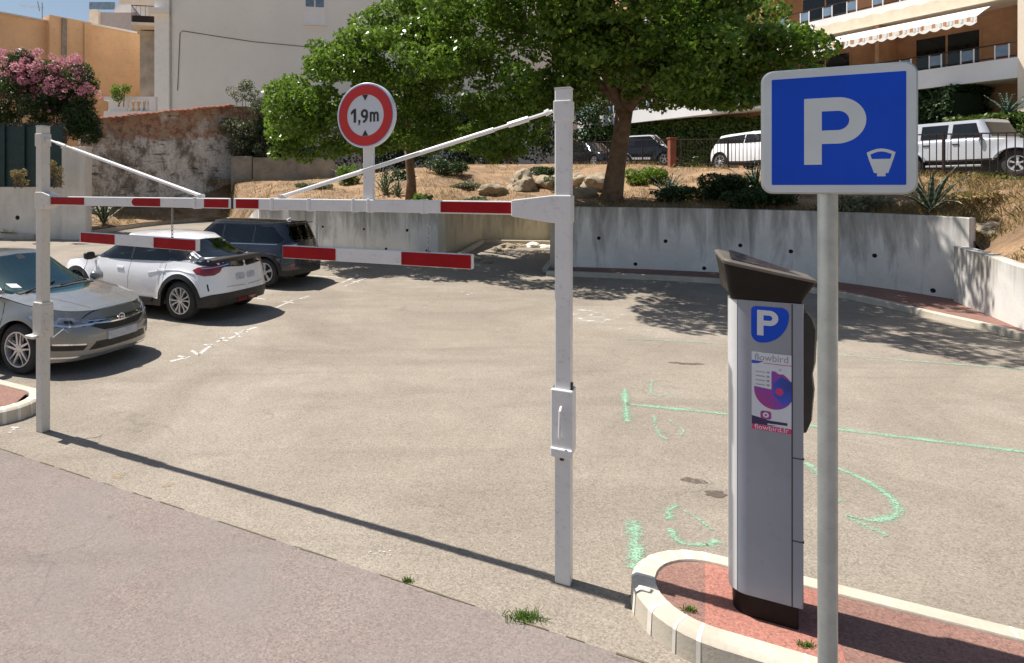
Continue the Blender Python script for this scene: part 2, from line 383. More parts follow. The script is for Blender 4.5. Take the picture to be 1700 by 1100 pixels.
def stroke_mesh(mb, pts, wpx, lift=.004):
    """pts are ground points (Vectors), w widths in metres"""
    L = []
    for i, p in enumerate(pts):
        a = pts[max(i-1, 0)]; b = pts[min(i+1, len(pts)-1)]; t = (b-a).normalized(); n_ = Vector((-t.y, t.x, 0)); wv = wpx[i] if hasattr(wpx, '__len__') else wpx
        L.append((p+n_*wv*1.0, p.copy(), p-n_*wv*1.0))
    rows = []
    for i in range(len(L)-1):
        k = max(1, int((pts[i+1]-pts[i]).length/.25))
        for j in range(k): u = j/k; rows.append([L[i][q].lerp(L[i+1][q], u) for q in (0, 1, 2)])
    rows.append(list(L[-1]))
    for r_ in rows:
        for p in r_: p.z = hz(p.y)+lift
    mb.sheet(rows)
def cover(o, period=3):
    at_ = o.data.attributes.new('cover', 'FLOAT', 'POINT'); n_ = len(o.data.vertices)
    at_.data.foreach_set('value', [(1. if i % period == (0 if period == 25 else 1) else 0.) if period else .8 for i in range(n_)]); return o
M['green'] = worn_paint('green_spray_paint', (.29, .5, .35), .395)
M['greenfaint'] = worn_paint('faded_green_spray_paint', (.33, .48, .36), .445)
M['wpaint'] = worn_paint('worn_white_paint', (.75, .74, .7), .38, 40)
def blob(mb, c, rx, ry, lift=.005):
    ph = random.uniform(0, 6); vs = [c+Vector((0, 0, lift))]
    for i in range(24):
        a = i/24*2*math.pi; q = 1+.22*math.sin(2*a+ph)+.14*math.sin(5*a+2*ph)
        vs.append(c+Vector((rx*q*math.cos(a), ry*q*math.sin(a), lift)))
    mb.add(vs, [(0, i, i % 24+1) for i in range(1, 25)])
def marks(name, mat, strokes):
    mb = MB()
    for pts, wv in strokes:
        P = [gp(*p) for p in pts]
        if len(P) > 2:
            Q = [tuple(p) for p in P]; k = 5
            if hasattr(wv, '__len__'): wv = [wv[min(i//k, len(wv)-1)]*(1-(i % k)/k)+wv[min(i//k+1, len(wv)-1)]*(i % k)/k for i in range((len(P)-1)*k+1)]
            P = smooth_line(Q, k)
        stroke_mesh(mb, P, wv)
    cover(struct(mb.build(name, mat)))
marks('green_bay_line', M['green'], [([(1040, 671), (1200, 687), (1380, 711), (1700, 750), (1860, 770)], .075)])
marks('green_bay_end', M['green'], [([(1037, 646), (1041, 700)], .075)])
marks('green_bay_end', M['green'], [([(1054, 864), (1056, 946)], .09)])
marks('green_bay_line', M['greenfaint'], [([(1040, 562), (1200, 571), (1400, 590), (1700, 613), (1790, 620)], .085)])
marks('green_digits', M['greenfaint'], [([(1083, 632), (1080, 648), (1090, 658), (1104, 655)], .045), ([(1098, 640), (1113, 652), (1116, 660)], .03),
      ([(1086, 690), (1088, 706), (1096, 722), (1108, 730)], [.05, .06, .07, .08]), ([(1110, 696), (1128, 710), (1135, 716), (1128, 722)], .04)])
marks('green_digits', M['green'], [([(1128, 838), (1110, 848), (1112, 858), (1106, 862)], [.03, .06, .06, .03]), ([(1114, 878), (1122, 895), (1140, 903), (1175, 904)], [.06, .07, .05, .04]),
      ([(1175, 906), (1190, 897)], .06), ([(1135, 848), (1160, 862), (1183, 880)], .035),
      ([(1338, 768), (1352, 778), (1366, 800)], .07), ([(1386, 776), (1432, 795), (1474, 822), (1489, 845), (1482, 858), (1450, 864), (1404, 856)], [.05, .06, .06, .07, .07, .06, .04]),
      ([(1404, 857), (1440, 874), (1474, 890)], [.03, .09, .05]), ([(1385, 832), (1400, 830)], .05)])
st = []
for a, b in (((283, 600), (316, 592)), ((296, 591), (309, 594)), ((318, 582), (330, 590)), ((330, 590), (343, 578)), ((345, 578), (352, 571)), ((338, 572), (356, 574)), ((360, 568), (372, 560)), ((363, 563), (378, 566)),
             ((380, 562), (396, 556)), ((392, 552), (398, 560)), ((398, 552), (425, 543)), ((402, 548), (412, 551)), ((455, 512), (487, 498)), ((470, 500), (488, 503)), ((498, 496), (514, 491)), ((420, 494), (440, 497)),
             ((505, 456), (583, 462)), ((567, 469), (600, 456)), ((572, 475), (606, 462)), ((586, 467), (596, 469)), ((594, 462), (604, 465)), ((425, 493), (402, 490))):
    st.append(([a, b], .06))
marks('white_bay_marks', M['wpaint'], st)
random.seed(11); mb = MB()
for px, py, r_ in ((995, 527, .5), (990, 520, .4), (1000, 532, .3), (1012, 524, .3), (1035, 545, .2), (985, 509, .1), (1010, 570, .08), (1070, 548, .15), (745, 560, .03), (618, 890, .02), (628, 905, .04), (638, 918, .05), (619, 919, .03), (1085, 562, .1), (213, 656, .03), (324, 613, .04), (172, 664, .05), (121, 668, .03), (110, 743, .02), (25, 714, .12), (780, 487, .3), (805, 484, .12), (1065, 640, .02), (1600, 600, .05), (217, 654, .04), (247, 646, .02), (598, 864, .02)):
    for k in range(5):
        p = gp(px, py)+Vector((random.uniform(-r_, r_), random.uniform(-r_, r_)*.6, 0)); p.z = hz(p.y); blob(mb, p, r_*random.uniform(.15, .45), r_*random.uniform(.08, .25), .0055+k*.0004)
cover(struct(mb.build('paint_spatter', M['wpaint'])), 25)
mb = MB(); blob(mb, gp(1152, 798), .09, .06); blob(mb, gp(1188, 820), .1, .05); blob(mb, gp(1148, 604), .14, .06); blob(mb, gp(1120, 602), .08, .05)
cover(struct(mb.build('oil_stain', worn_paint('oil_stain', (.13, .1, .08), .38, 30))), 0)
mb = MB(); blob(mb, gp(195, 790), .05, .05); blob(mb, gp(278, 805), .05, .04)
cover(struct(mb.build('rust_stain', worn_paint('rust_stain', (.42, .32, .2), .46, 30))), 0)

# ------------------------------------------------------------------ retaining walls
FW = [(4.86, 16.9), (7, 16.5), (8.84, 15.96), (10.0, 15.4), (10.9, 14.7), (11.5, 13.8), (11.9, 12.95), (12.05, 12.62)]
def wall(name, line, top, thick, mat, label, cat='wall', base=-.3, group=None, cap=.0):
    """line: 2D points left to right as seen; thickness goes away from the viewer; top: float or list"""
    P = [Vector((p[0], p[1])) for p in line]; n = len(P); tp = top if hasattr(top, '__len__') else [top]*n
    off = []
    for i in range(n):
        t = (P[min(i+1, n-1)]-P[max(i-1, 0)]).normalized(); off.append(Vector((-t.y, t.x)))
    z0 = [hz(p.y)+base for p in P]
    t = thing(name, label, cat, (P[n//2].x, P[n//2].y, 0), group=group)
    rows = []
    for i in range(n):
        a, b = P[i], P[i]+off[i]*thick; z = tp[i]
        rows.append([(a.x, a.y, z0[i]), (a.x, a.y, z-.012), (a.x+off[i].x*.012, a.y+off[i].y*.012, z), (b.x, b.y, z), (b.x, b.y, z0[i])])
    mb = MB(); mb.sheet(rows)
    for i in (0, n-1):
        mb.add(rows[i], [(0, 1, 2, 3, 4)])
    mb.build('wall_face' if cat == 'wall' else 'face', mat, t, world=True, smooth=True, auto=30)
    return t
def hole(parent, px, py, A, B, r_=.035, name='drain_hole'):
    p = hit(px, py, A, B); t = Vector((B[0]-A[0], B[1]-A[1], 0)).normalized(); nn = Vector((t.y, -t.x, 0))
    mb = MB(); mb.lathe([(r_*1.25, -.02), (r_*1.25, .002), (r_, .004), (r_*.9, .0035)], p, nn, 14)
    mb.build(name, M['hole'], parent, world=True)
M['hole'] = pbr('dark_pipe', (.012, .011, .01), .9)
WA0, WA1 = (-4.5, 22.45), (1.8, 19.9)
wA = wall('retaining_wall', [WA0, (-1.3, 21.15), WA1], [1.8, 1.83, 1.86], .25, M['wall'], 'shaded grey concrete retaining wall with drain holes behind the dark hatchback')
for p in ((536, 376), (604, 380), (676, 382), (570, 409), (641, 413), (709, 416)): hole(wA, *p, WA0, WA1, .04)
wE = wall('retaining_wall', [(-5.95, 26.6), (-5.2, 24.4), (-4.52, 22.48)], [.95, 1.45, 1.8], .22, M['wall'], 'short sloping concrete return wall hidden behind the dark blue hatchback')
wB = wall('retaining_wall', [(1.8, 19.9), (3.55, 23.2), (4.2, 23.35), (6.5, 22.9), (4.92, 17.1)], [1.86, 1.97, 1.98, 1.98, 1.95], -.25, M['wallA'], 'stained brownish concrete walls enclosing the recessed corner full of rubble')
for p, a, b in (((755, 377), (1.8, 19.9), (3.55, 23.2)), ((760, 408), (1.8, 19.9), (3.55, 23.2)), ((814, 395), (4.2, 23.35), (6.5, 22.9)), ((874, 397), (4.2, 23.35), (6.5, 22.9))): hole(wB, *p, a, b, .045)
fl = smooth_line(FW)
wC = wall('retaining_wall', fl, [1.96-.1*i/(len(fl)-1) for i in range(len(fl))], .25, M['wall'], 'long curved grey concrete retaining wall streaked with black behind the parking meter')
for px, py in ((994, 395), (1105, 400), (1229, 407), (1055, 438), (1169, 445), (1313, 417), (1452, 424), (1549, 482)):
    rx = (px-CX)/F
    for i in range(len(fl)-1):
        A, B = fl[i], fl[i+1]
        if (A.x-rx*A.y)*(B.x-rx*B.y) <= 0: hole(wC, px, py, A, B, .04); break
LW = [(12.0, 12.6), (11.55, 11.5), (11.0, 10.4), (10.3, 8.4), (9.6, 6.5), (9.1, 4.2), (8.9, 1.0)]
wD = wall('retaining_wall', LW, [1.28, 1.22, 1.15, 1.02, .95, .9, .85], -.22, M['wall2'], 'low white concrete wall in full sun at the right edge of the car park')
wD.children[0].data.flip_normals()
hole(wD, 1652, 496, LW[1], LW[2], .035)
# narrow red footway and kerb along the walls
KB = smooth_line([(4.3, 16.15), (7, 15.5), (8.9, 14.75), (9.9, 13.8), (10.3, 12.7), (10.42, 11.6), (10.35, 9.84), (9.5, 7.2), (8.7, 5), (8.3, 3), (8.2, 1)], 5)
mb = MB(); mk = MB(); n = len(KB)
rows = []; rk = []
BK = smooth_line([(4.86, 16.95), (7, 16.6), (8.84, 16.05), (10.9, 14.8), (12.0, 12.8), (11.7, 11.6), (11.0, 10.3), (10.2, 8.0), (9.4, 5.2), (9.05, 3), (8.95, 1)], 5)
for a, b in zip(KB, BK):
    t = Vector((b.x-a.x, b.y-a.y, 0)).normalized(); z = hz(a.y)
    rk.append([(a.x, a.y, z-.05), (a.x+t.x*.01, a.y+t.y*.01, z+.11), (a.x+t.x*.03, a.y+t.y*.03, z+.125), (a.x+t.x*.14, a.y+t.y*.14, z+.125), (a.x+t.x*.14, a.y+t.y*.14, z+.05)])
    p = a+t*.141; rows.append([(p.x, p.y, z+.115), (b.x+t.x*.1, b.y+t.y*.1, hz(b.y)+.12)])
struct(MB().sheet(rk).build('footway_kerb', M['kerb'], smooth=True, auto=35))
struct(MB().sheet(rows).build('footway', M['redline']))
# kerbs inside the alcove
for pts in ([gp(765, 425), gp(800, 403), gp(925, 405)], [gp(905, 452), gp(927, 424)]):
    mk = MB()
    for a, b in zip(pts[:-1], pts[1:]): mk.beam(a+Vector((0, 0, .04)), b+Vector((0, 0, .04)), .16, .16)
    struct(mk.build('alcove_kerb', M['kerb'], bevel=.02))
# kerb of the planted bed on the left
pl = smooth_line([(-14.6, 23.7), (-12.3, 24.6), (-11.2, 28.2), (-9.6, 31), (-8.0, 31.5), (-6.2, 27), (-4.6, 22.6)], 4)
mk = MB()
for a, b in zip(pl[:-1], pl[1:]):
    a = Vector((a.x, a.y, hz(a.y)+.05)); b = Vector((b.x, b.y, hz(b.y)+.05)); mk.beam(a, b, .16, .26)
struct(mk.build('bed_kerb', M['kerb'], bevel=.02))
# ---- the bank above the walls, one ruled sheet
Fp = [(-14.8, 23.9, .7), (-12.2, 24.7, .72), (-11.1, 28.2, .85), (-9.5, 31, .95), (-7.9, 31.4, .95), (-6.1, 27, .78), (-4.45, 22.6, 1.72), (-1.2, 21.35, 1.76), (1.75, 20.1, 1.8), (3.4, 23.5, 1.9), (6.6, 23.1, 1.9), (5.1, 17.1, 1.88),
      (7.05, 16.7, 1.88), (8.95, 16.15, 1.87), (10.15, 15.55, 1.86), (11.05, 14.85, 1.84), (11.7, 13.9, 1.82), (12.1, 13.0, 1.78), (12.25, 12.55, 1.2), (11.75, 11.5, 1.12), (11.2, 10.4, 1.05), (10.5, 8.4, .95), (9.8, 6.5, .9), (9.3, 4.2, .85), (9.1, 1.0, .8)]
Bp = [(-20, 28.5, 1.2), (-15.4, 31, 1.3), (-12.5, 33, 1.8), (-10.2, 34.5, 2.4), (-8.7, 35.3, 2.95), (-8.0, 33.1, 2.8), (-5.4, 33, 2.85), (-2.5, 32.8, 2.95), (1.5, 31.4, 3.45), (4, 31.5, 3.65), (8.6, 31.3, 3.65), (10.6, 28.5, 3.55),
      (11.3, 26.3, 3.45), (12.2, 23, 3.2), (12.9, 20.6, 3.05), (13.6, 18, 2.9), (14.1, 16, 2.78), (14.35, 15, 2.72), (14.5, 14.5, 2.68), (14.75, 13.4, 2.62), (14.9, 12.2, 2.58), (15.2, 10, 2.4), (15.5, 7, 2.3), (15.9, 4, 2.25), (16.3, 0, 2.2)]
rows = []; NVV = 26
for i in range(len(Fp)-1):
    for j in range(10):
        u = j/10
        if i == 17 and j: u = u  # step down to the low wall
        a = Vector(Fp[i]).lerp(Vector(Fp[i+1]), u); b = Vector(Bp[i]).lerp(Vector(Bp[i+1]), u)
        row = []
        for k in range(NVV+1):
            v = k/NVV; p = a.lerp(b, v); e = v*v*(3-2*v)*.5+v*.5; p.z = a.z+(b.z-a.z)*e
            q = min(1, k/3)*min(1, (NVV-k)/3)
            p.z += q*(.10*noise.noise(p*.9)+.05*noise.noise(p*2.7)+.04)
            row.append(p)
        rows.append(row)
M['bank'] = None
m, nn_, b = new_mat('dry_grass_bank'); v = coords(nn_)
col = ramp(nn_, noise_n(nn_, v, .9, 6, .7, .8), [(.34, (.12, .08, .05)), (.46, (.26, .165, .095)), (.6, (.46, .3, .17)), (.78, (.34, .24, .12))])
col = mix(nn_, ramp(nn_, noise_n(nn_, v, 14, 5, .8), [(.4, g3(.7)), (.6, g3(0))]), col, (.22, .14, .08))
nn_.links.new(col, b.inputs['Base Color']); b.inputs['Roughness'].default_value = .95
bump(nn_, b, noise_n(nn_, v, 16, 6, .8), .9, .04); M['bank'] = m
rows_bank = rows
BANK = MB().sheet(rows); bank = struct(BANK.build('bank', M['bank'], smooth=True))
bank_bvh = BVHTree.FromPolygons([Vector(p) for p in BANK.v], BANK.f)
def bz(x, y, default=1.9):
    h_ = bank_bvh.ray_cast(Vector((x, y, 30)), Vector((0, 0, -1)))[0]; return h_.z if h_ is not None else default
def bp(px, py, dflt=20.):                                          # photo point -> point on the bank
    h_ = bank_bvh.ray_cast(Vector((0, 0, CH)), Vector(((px-CX)/F, 1, -(py-HY)/F)).normalized())[0]
    return h_ if h_ is not None else at(px, py, dflt)
# ---- upper road beyond the railing, and high ground further back
def rz_(Y): return 2.45+.07*(min(Y, 31)-15)
rows = []
for y in [4, 8, 12, 15, 18, 21, 24, 27, 30, 33, 37, 42, 50, 60]:
    x0 = 14.75-.29*(y-14); rows.append([Vector((x0+s*.96, y+s*.28, rz_(y))) for s in (0, 1.2, 3, 6, 10, 14, 22, 40)])
struct(MB().sheet(rows).build('upper_road', asphalt('upper_road_asphalt', (.3, .27, .24), (.33, .3, .26), (.36, .33, .3))))
mb = MB(); mb.add([(-60, 35.6, 2.2), (12, 32.4, 3.2), (12, 100, 3.2), (-60, 100, 2.2)], [(0, 1, 2, 3)])
struct(mb.build('upper_ground', M['earth']))
# asphalt patch of rubble: stones and litter in the alcove
random.seed(5)
def rock(name, c, r_, label, group, seed, squash=.7, mat=None):
    bm = bmesh.new(); bmesh.ops.create_icosphere(bm, subdivisions=4, radius=1)
    o_ = Vector((seed*3.1, seed*1.7, 0))
    for v_ in bm.verts:
        p = v_.co.copy(); d1 = noise.noise(p*.9+o_)*.5+noise.noise(p*2.3+o_)*.22+noise.noise(p*6+o_)*.07
        q = p*(1+d1); v_.co = Vector((q.x*r_[0], q.y*r_[1], max(q.z, -.5)*r_[2]))
    for f_ in bm.faces: f_.smooth = True
    me = bpy.data.meshes.new(name); bm.to_mesh(me); bm.free(); me.materials.append(mat or M['rock']); me.set_sharp_from_angle(angle=R(28))
    o = bpy.data.objects.new(name, me); COL.objects.link(o); o.location = c; o.rotation_euler = (0, 0, seed)
    return tag(o, label, 'rock', group)
for i, (px, py, s, lab) in enumerate(((885, 409, .33, 'white stone lump topmost in the rubble of the recessed corner'), (893, 403, .2, 'small white stone balanced behind the white lump in the rubble'), (908, 411, .25, 'brown stone beside the lit end of the alcove wall'),
        (862, 409, .3, 'tan slab left of the white lump in the rubble'), (842, 412, .32, 'flat tan slab in the middle of the rubble'), (823, 415, .25, 'flat grey stone at the left of the rubble'), (795, 432, .2, 'small pale stone just right of the hanging bar end'), (808, 436, .16, 'smallest pale stone right of the hanging bar end'))):
    p = gp(px, py); rock('rubble_stone', p, (s, s*.7, s*.45), lab, 'rubble stones in the recessed corner', 20+i*.7, mat=M['rock'] if i > 2 else M['mortar'])
for i, (px, py, rw, rh, lab) in enumerate(((818, 312, .62, .3, 'low brown boulder leftmost in the row on the bank'), (868, 304, .75, .5, 'biggest rounded boulder in the row on the bank'), (912, 303, .55, .42, 'pale boulder just left of the tall white post'),
        (960, 300, .5, .36, 'pale boulder just right of the tall white post'), (985, 304, .55, .42, 'cracked white boulder beside the big trunk'), (968, 318, .4, .25, 'small tan boulder in front of the cracked white one'))):
    p = bp(px, py+8); rock('boulder', Vector((p.x, p.y, p.z+rh*.25)), (rw, rw*.8, rh), lab, 'boulders lying on the bank', 3+i*1.3)
p = bp(1640, 385); rock('boulder', p, (.35, .3, .2), 'pale boulder in dry grass above the white low wall', 'boulders lying on the bank', 31.)
# ------------------------------------------------------------------ height barrier
PL, PR = Vector((-3.48, 6.30, 0)), Vector((1.151, 3.90, 0))
GD = (PR-PL).normalized(); GN = Vector((GD.y, -GD.x, 0)); GA = math.atan2(GD.y, GD.x); GL = (PR-PL).length
bar = thing('height_barrier', 'white steel height barrier with red striped crossbeam between two tall posts', 'barrier', PL, GA)
# local frame: x along beam, -y towards the street camera
for x, mt, lp in ((0, M['cream'], .0), (GL, M['white'], .0)):
    mb = MB(); mb.box((x, 0, 1.56), (.096, .096, 3.12)); post = mb.build('post', mt, bar, bevel=.008)
    mb = MB(); mb.box((x, 0, 2.98), (.11, .11, .13)); mb.build('collar', mt, bar, bevel=.006)
    mb = MB(); mb.box((x, 0, 3.123), (.1, .1, .008)); mb.build('cap', mt, bar)
# beam brackets (tapered plates either side of the post)
for x, s, l in ((0, 1, .185), (GL, -1, .325)):
    mb = MB()
    for z0, z1 in (((2.272, 2.448), (2.308, 2.415)),):
        poly = [(x-s*.055, -.056, z0[0]), (x+s*.06, -.056, z0[0]), (x+s*l, -.056, z1[0]), (x+s*l, -.056, z1[1]), (x+s*.06, -.056, z0[1]), (x-s*.055, -.056, z0[1])]
        mb.prism(poly, (0, .112, 0))
    mb.build('bracket', M['cream'] if x == 0 else M['white'], bar, bevel=.006)
zb = 2.362
XJ = 2.65                                                            # where the two swing arms meet
def bx_at(px): p = hit(px, 342, PL, PR); return (p-PL).dot(GD)
XJ = bx_at(390)
mb = MB(); mb.box(((.15+XJ-.015)/2, 0, zb), (XJ-.015-.15, .07, .087)); mb.build('crossbeam', M['white'], bar, bevel=.006)
mb = MB(); mb.box(((GL-.28+XJ+.015)/2, 0, zb), (GL-.28-XJ-.015, .074, .09)); mb.build('crossbeam', M['white'], bar, bevel=.006)
mb = MB(); mb.box((XJ, 0, zb), (.1, .06, .088)); mb.build('joint_sleeve', M['black'], bar)
for a, b in ((89, 145), (224, 271), (344, 384), (397, 434), (735, 861)):
    xa, xb = bx_at(a), bx_at(b); mb = MB(); wv = .035 if b < 390 else .037
    pts = [(xa, -wv-.0045, zb-.036), (xb, -wv-.0045, zb-.036), (xb, -wv-.0045, zb+.036), (xa, -wv-.0045, zb+.036)]
    if a == 224: pts = [(xa+.04, -wv-.0045, zb-.036), (xb, -wv-.0045, zb-.036), (xb, -wv-.0045, zb+.036), (xa+.04, -wv-.0045, zb+.036), (xa+.012, -wv-.0045, zb+.022), (xa, -wv-.0045, zb), (xa+.012, -wv-.0045, zb-.022)]
    mb.prism(pts, (0, .003, 0)); mb.build('red_strip', M['redfilm'], bar)
for px in (328, 456, 517, 590, 615, 704):
    x = bx_at(px); mb = MB(); mb.box((x, 0, zb), (.03 if px not in (590, 615) else .02, .084, .102)); mb.build('clamp', M['white'], bar, bevel=.004)
# strainer rods from post tops to the beam
for xa, px in ((.07, 334), (GL-.07, 468)):
    xb = bx_at(px); A = Vector((xa, 0, 2.985)); B = Vector((xb, 0, zb+.06)); d_ = (B-A).normalized()
    mb = MB(); mb.tube([A, A+d_*.42], .011, 8); mb.tube([A+d_*.16, A+d_*.3], .019, 6); mb.tube([A+d_*.4, B], .017, 10)
    mb.tube([A-Vector((.02, 0, 0)), A+d_*.05], .02, 8); mb.box(B+Vector((0, 0, -.02)), (.05, .04, .07)); mb.tube([B+Vector((0, -.03, 0)), B+Vector((0, .03, 0))], .016, 8)
    mb.build('stay_rod', M['white'], bar)
# latch boxes
mb = MB(); mb.box((GL, -.01, 1.03), (.132, .125, .40)); mb.box((GL, -.075, .84), (.132, .03, .055)); bxr = mb.build('latch_box', M['white'], bar, bevel=.006)
mb = MB(); mb.tube([(GL-.0, -.083, 1.13), (GL-.0, -.118, 1.115), (GL-.005, -.118, .95), (GL-.005, -.083, .93)], .008, 8); mb.build('handle', M['white'], bxr)
mb = MB(); mb.box((GL+.05, -.02, 1.25), (.02, .03, .04)); mb.build('hinge_stop', M['black'], bxr)
mb = MB(); mb.lathe([(.013, 0), (.013, .03)], (GL+.0, -.06, .79), (0, 0, 1), 10); mb.build('lock_pin', M['black'], bxr)
mb = MB(); mb.box((0, -.0, 1.13), (.15, .13, .34)); mb.box((-.06, -.07, .975), (.14, .09, .03)); mb.box((0, 0, 1.31), (.14, .13, .03)); bxl = mb.build('latch_box', M['cream'], bar, bevel=.006)
for s in (-1, 1): mb = MB(); mb.tube([(s*.085, -.02, 1.21), (s*.125, -.02, 1.21), (s*.125, -.02, 1.05), (s*.085, -.02, 1.05)], .006, 8); mb.build('handle', M['cream'], bxl)
mb = MB(); mb.tube([(.05, .05, .93), (.1, .16, 1.02), (.12, .2, .98)], .006, 6); mb.build('hook', M['steel'], bxl)
# ---- round height-limit sign standing on the beam
xs = bx_at(612); so_ = PL+GD*xs
sg = thing('height_limit_sign', 'round red-rimmed white sign reading 1,9m on a flat post above the striped crossbeam', 'sign', so_+Vector((0, 0, zb)), GA)
zs = 2.5+(310-191)*(so_.y-.05)/F-zb
mb = MB(); mb.box((0, .005, (zs)/2+.03), (.085, .03, zs-.0)); mb.build('post', M['white'], sg, bevel=.004)
mb = MB(); mb.lathe([(.232, 0), (.24, .004), (.24, .036), (.236, .04)], (0, -.012, zs), (0, -1, 0), 64); dsk = mb.build('panel', M['signwhite'], sg, smooth=True, auto=40)
frs = Fr(so_+Vector((0, 0, zb+zs))+GN*.052, GD)
def disc_ring(name, ro, ri, mat, parent, fr, lift, th=.0012, n=64, cx=0, cy=0):
    mb = MB(); rows = []
    for i in range(n+1):
        a = 2*math.pi*i/n; c, s = math.cos(a), math.sin(a)
        rows.append([fr(cx+ri*c, cy+ri*s, lift), fr(cx+ri*c, cy+ri*s, lift+th), fr(cx+ro*c, cy+ro*s, lift+th), fr(cx+ro*c, cy+ro*s, lift)])
    mb.sheet(rows); return mb.build(name, mat, parent, world=True)
disc_ring('red_ring', .222, .153, M['redsign'], sg, frs, .001)
disc_ring('rim_line', .2255, .2235, M['blue'], sg, frs, .001, .0008)
mb = MB(); mb.prism([frs(a, b, .002) for a, b in ((-.097, -.05), (-.077, -.05), (-.077, .052), (-.094, .052), (-.12, .03), (-.12, .008), (-.097, .024))], frs.w*.001); mb.build('digit', M['black'], sg, world=True)
mb = MB(); mb.prism([frs(a, b, .002) for a, b in ((-.057, -.05), (-.041, -.05), (-.041, -.032), (-.057, -.032))], frs.w*.001); mb.prism([frs(a, b, .0022) for a, b in ((-.053, -.05), (-.041, -.05), (-.05, -.07), (-.058, -.07))], frs.w*.001); mb.build('comma', M['black'], sg, world=True)
mb = MB(); stroke2d(mb, frs, [(-.006+.0215*math.cos(2*math.pi*i/28), .013+.0235*math.sin(2*math.pi*i/28)) for i in range(29)], .017, .002); stroke2d(mb, frs, [(.0155, .013), (.0145, -.01), (.008, -.03), (-.004, -.043), (-.017, -.048)], .017, .0024); mb.build('digit', M['black'], sg, world=True)
mb = MB(); stroke2d(mb, frs, [(.046, -.05), (.046, .022)], .015, .002)
for x_ in (.046, .076): stroke2d(mb, frs, [(x_+.0, .002), (x_+.004, .011), (x_+.015, .0155), (x_+.025, .011), (x_+.029, 0), (x_+.029, -.05)], .0145, .0024 if x_ < .06 else .0028)
mb.build('letter', M['black'], sg, world=True)
for s in (-1, 1):
    mb = MB(); mb.prism([frs(-.024, s*.15, .002), frs(.024, s*.15, .002), frs(0, s*.108, .002)], frs.w*.0012); mb.build('arrowhead', M['black'], sg, world=True)
# ---- hanging clearance bars
def hanging(pxa, pxb, pts_top, label, reds, chains):
    A = hit(pxa[0], pxa[1], PL, PR); B = hit(pxb[0], pxb[1], PL, PR); hb = .09
    c = (A+B)/2; t = thing('clearance_bar', label, 'barrier bar', c, GA, 'clearance bars hanging on chains from the crossbeam')
    u = (B-A).normalized(); off = GN*.0
    mb = MB(); mb.beam(A, B, .05, .1); body = mb.build('bar', M['white'], t, world=True, bevel=.004)
    for pa, pb in reds:
        a = hit(pa, 400, PL, PR); b = hit(pb, 400, PL, PR); fa = (a-A).dot(GD)/(B-A).dot(GD); fb = (b-A).dot(GD)/(B-A).dot(GD)
        p, q = A.lerp(B, fa), A.lerp(B, fb); f_ = GN*.0275; z_ = Vector((0, 0, .046))
        mb = MB(); mb.prism([p+f_-z_, q+f_-z_, q+f_+z_, p+f_+z_], GN*.0015); mb.build('red_strip', M['redfilm'], t, world=True)
    for pc in chains:
        a = hit(pc, 400, PL, PR); fa = (a-A).dot(GD)/(B-A).dot(GD); p = A.lerp(B, fa); z0 = p.z+.05; z1 = zb-.055; n_ = max(3, int((z1-z0)/.032)); mb = MB()
        for i in range(n_):
            zc = z0+(z1-z0)*(i+.5)/n_; du = GD if i % 2 else GN
            mb.tube([Vector((p.x, p.y, zc))+du*.009*math.cos(a_)+Vector((0, 0, .021*math.sin(a_))) for a_ in [k*math.pi/5 for k in range(11)]], .0032, 5, caps=False)
        mb.tube([Vector((p.x, p.y, z0-.012))+GD*.02*math.cos(a_)+Vector((0, 0, .02*math.sin(a_))) for a_ in [k*math.pi/6 for k in range(13)]], .004, 5, caps=False)
        mb.build('chain', M['steel'], t, world=True)
hanging((136, 393), (329, 407), None, 'shorter red and white bar hanging over the white car roof', ((138, 194), (259, 328)), (286,))
hanging((472, 417), (785, 434), None, 'longer red and white bar hanging before the concrete wall', ((473, 560), (669, 784)), (526, 711))
# ------------------------------------------------------------------ parking sign
FP = Fr((1.794, 2.43, CH+(310-216)*2.43/F), DV)
ps = thing('parking_sign', 'square blue P sign with white ticket machine symbol on a grey steel pole', 'sign', (1.82, 2.49, 0), -R(27.7))
def plate(fr, w_, h_, r_, z0, z1, name, mat, parent, bev=.003, cx=0, cy=0):
    mb = MB(); mb.prism([fr(cx+a, cy+b, z0) for a, b in rrect(w_, h_, r_)], fr.w*(z1-z0)); return mb.build(name, mat, parent, world=True, bevel=bev)
plate(FP, .505, .505, .045, -.028, 0, 'panel', M['galv'], ps, .006)
plate(FP, .492, .492, .04, .0, .0018, 'border', M['signgrey'], ps, .0)
plate(FP, .432, .432, .004, .0018, .003, 'blue_field', M['blue'], ps, .0)
mb = MB(); glyph_P(mb, FP, -.105, -.135, .2, .265, .058, .003, .69, .001); mb.build('letter', M['signgrey'], ps, world=True)
mb = MB()
u0, v0 = .172, -.128
def poly(mb, pts, lift=.003): mb.prism([FP(a, b, lift) for a, b in pts], FP.w*.001)
K = lambda x, y: (.096+(x-710)/180*.088, -.083-(y-955)/160*.1)
arc_o = [K(710+180*i/12, 968-24*math.sin(math.pi*i/12)) for i in range(13)]; arc_i = [K(733+134*i/12, 980-18*math.sin(math.pi*i/12)) for i in range(13)]
for i in range(12): poly(mb, [arc_o[i], arc_o[i+1], arc_i[i+1], arc_i[i]])
poly(mb, [K(710, 968), K(733, 980), K(742, 1008), K(724, 1012)]); poly(mb, [K(890, 968), K(867, 980), K(858, 1008), K(876, 1012)])
poly(mb, [K(724, 1012), K(742, 1008), K(858, 1008), K(876, 1012), K(845, 1095), K(828, 1095), K(828, 1115), K(775, 1115), K(775, 1095), K(757, 1095)])
mb.build('meter_symbol', M['signgrey'], ps, world=True)
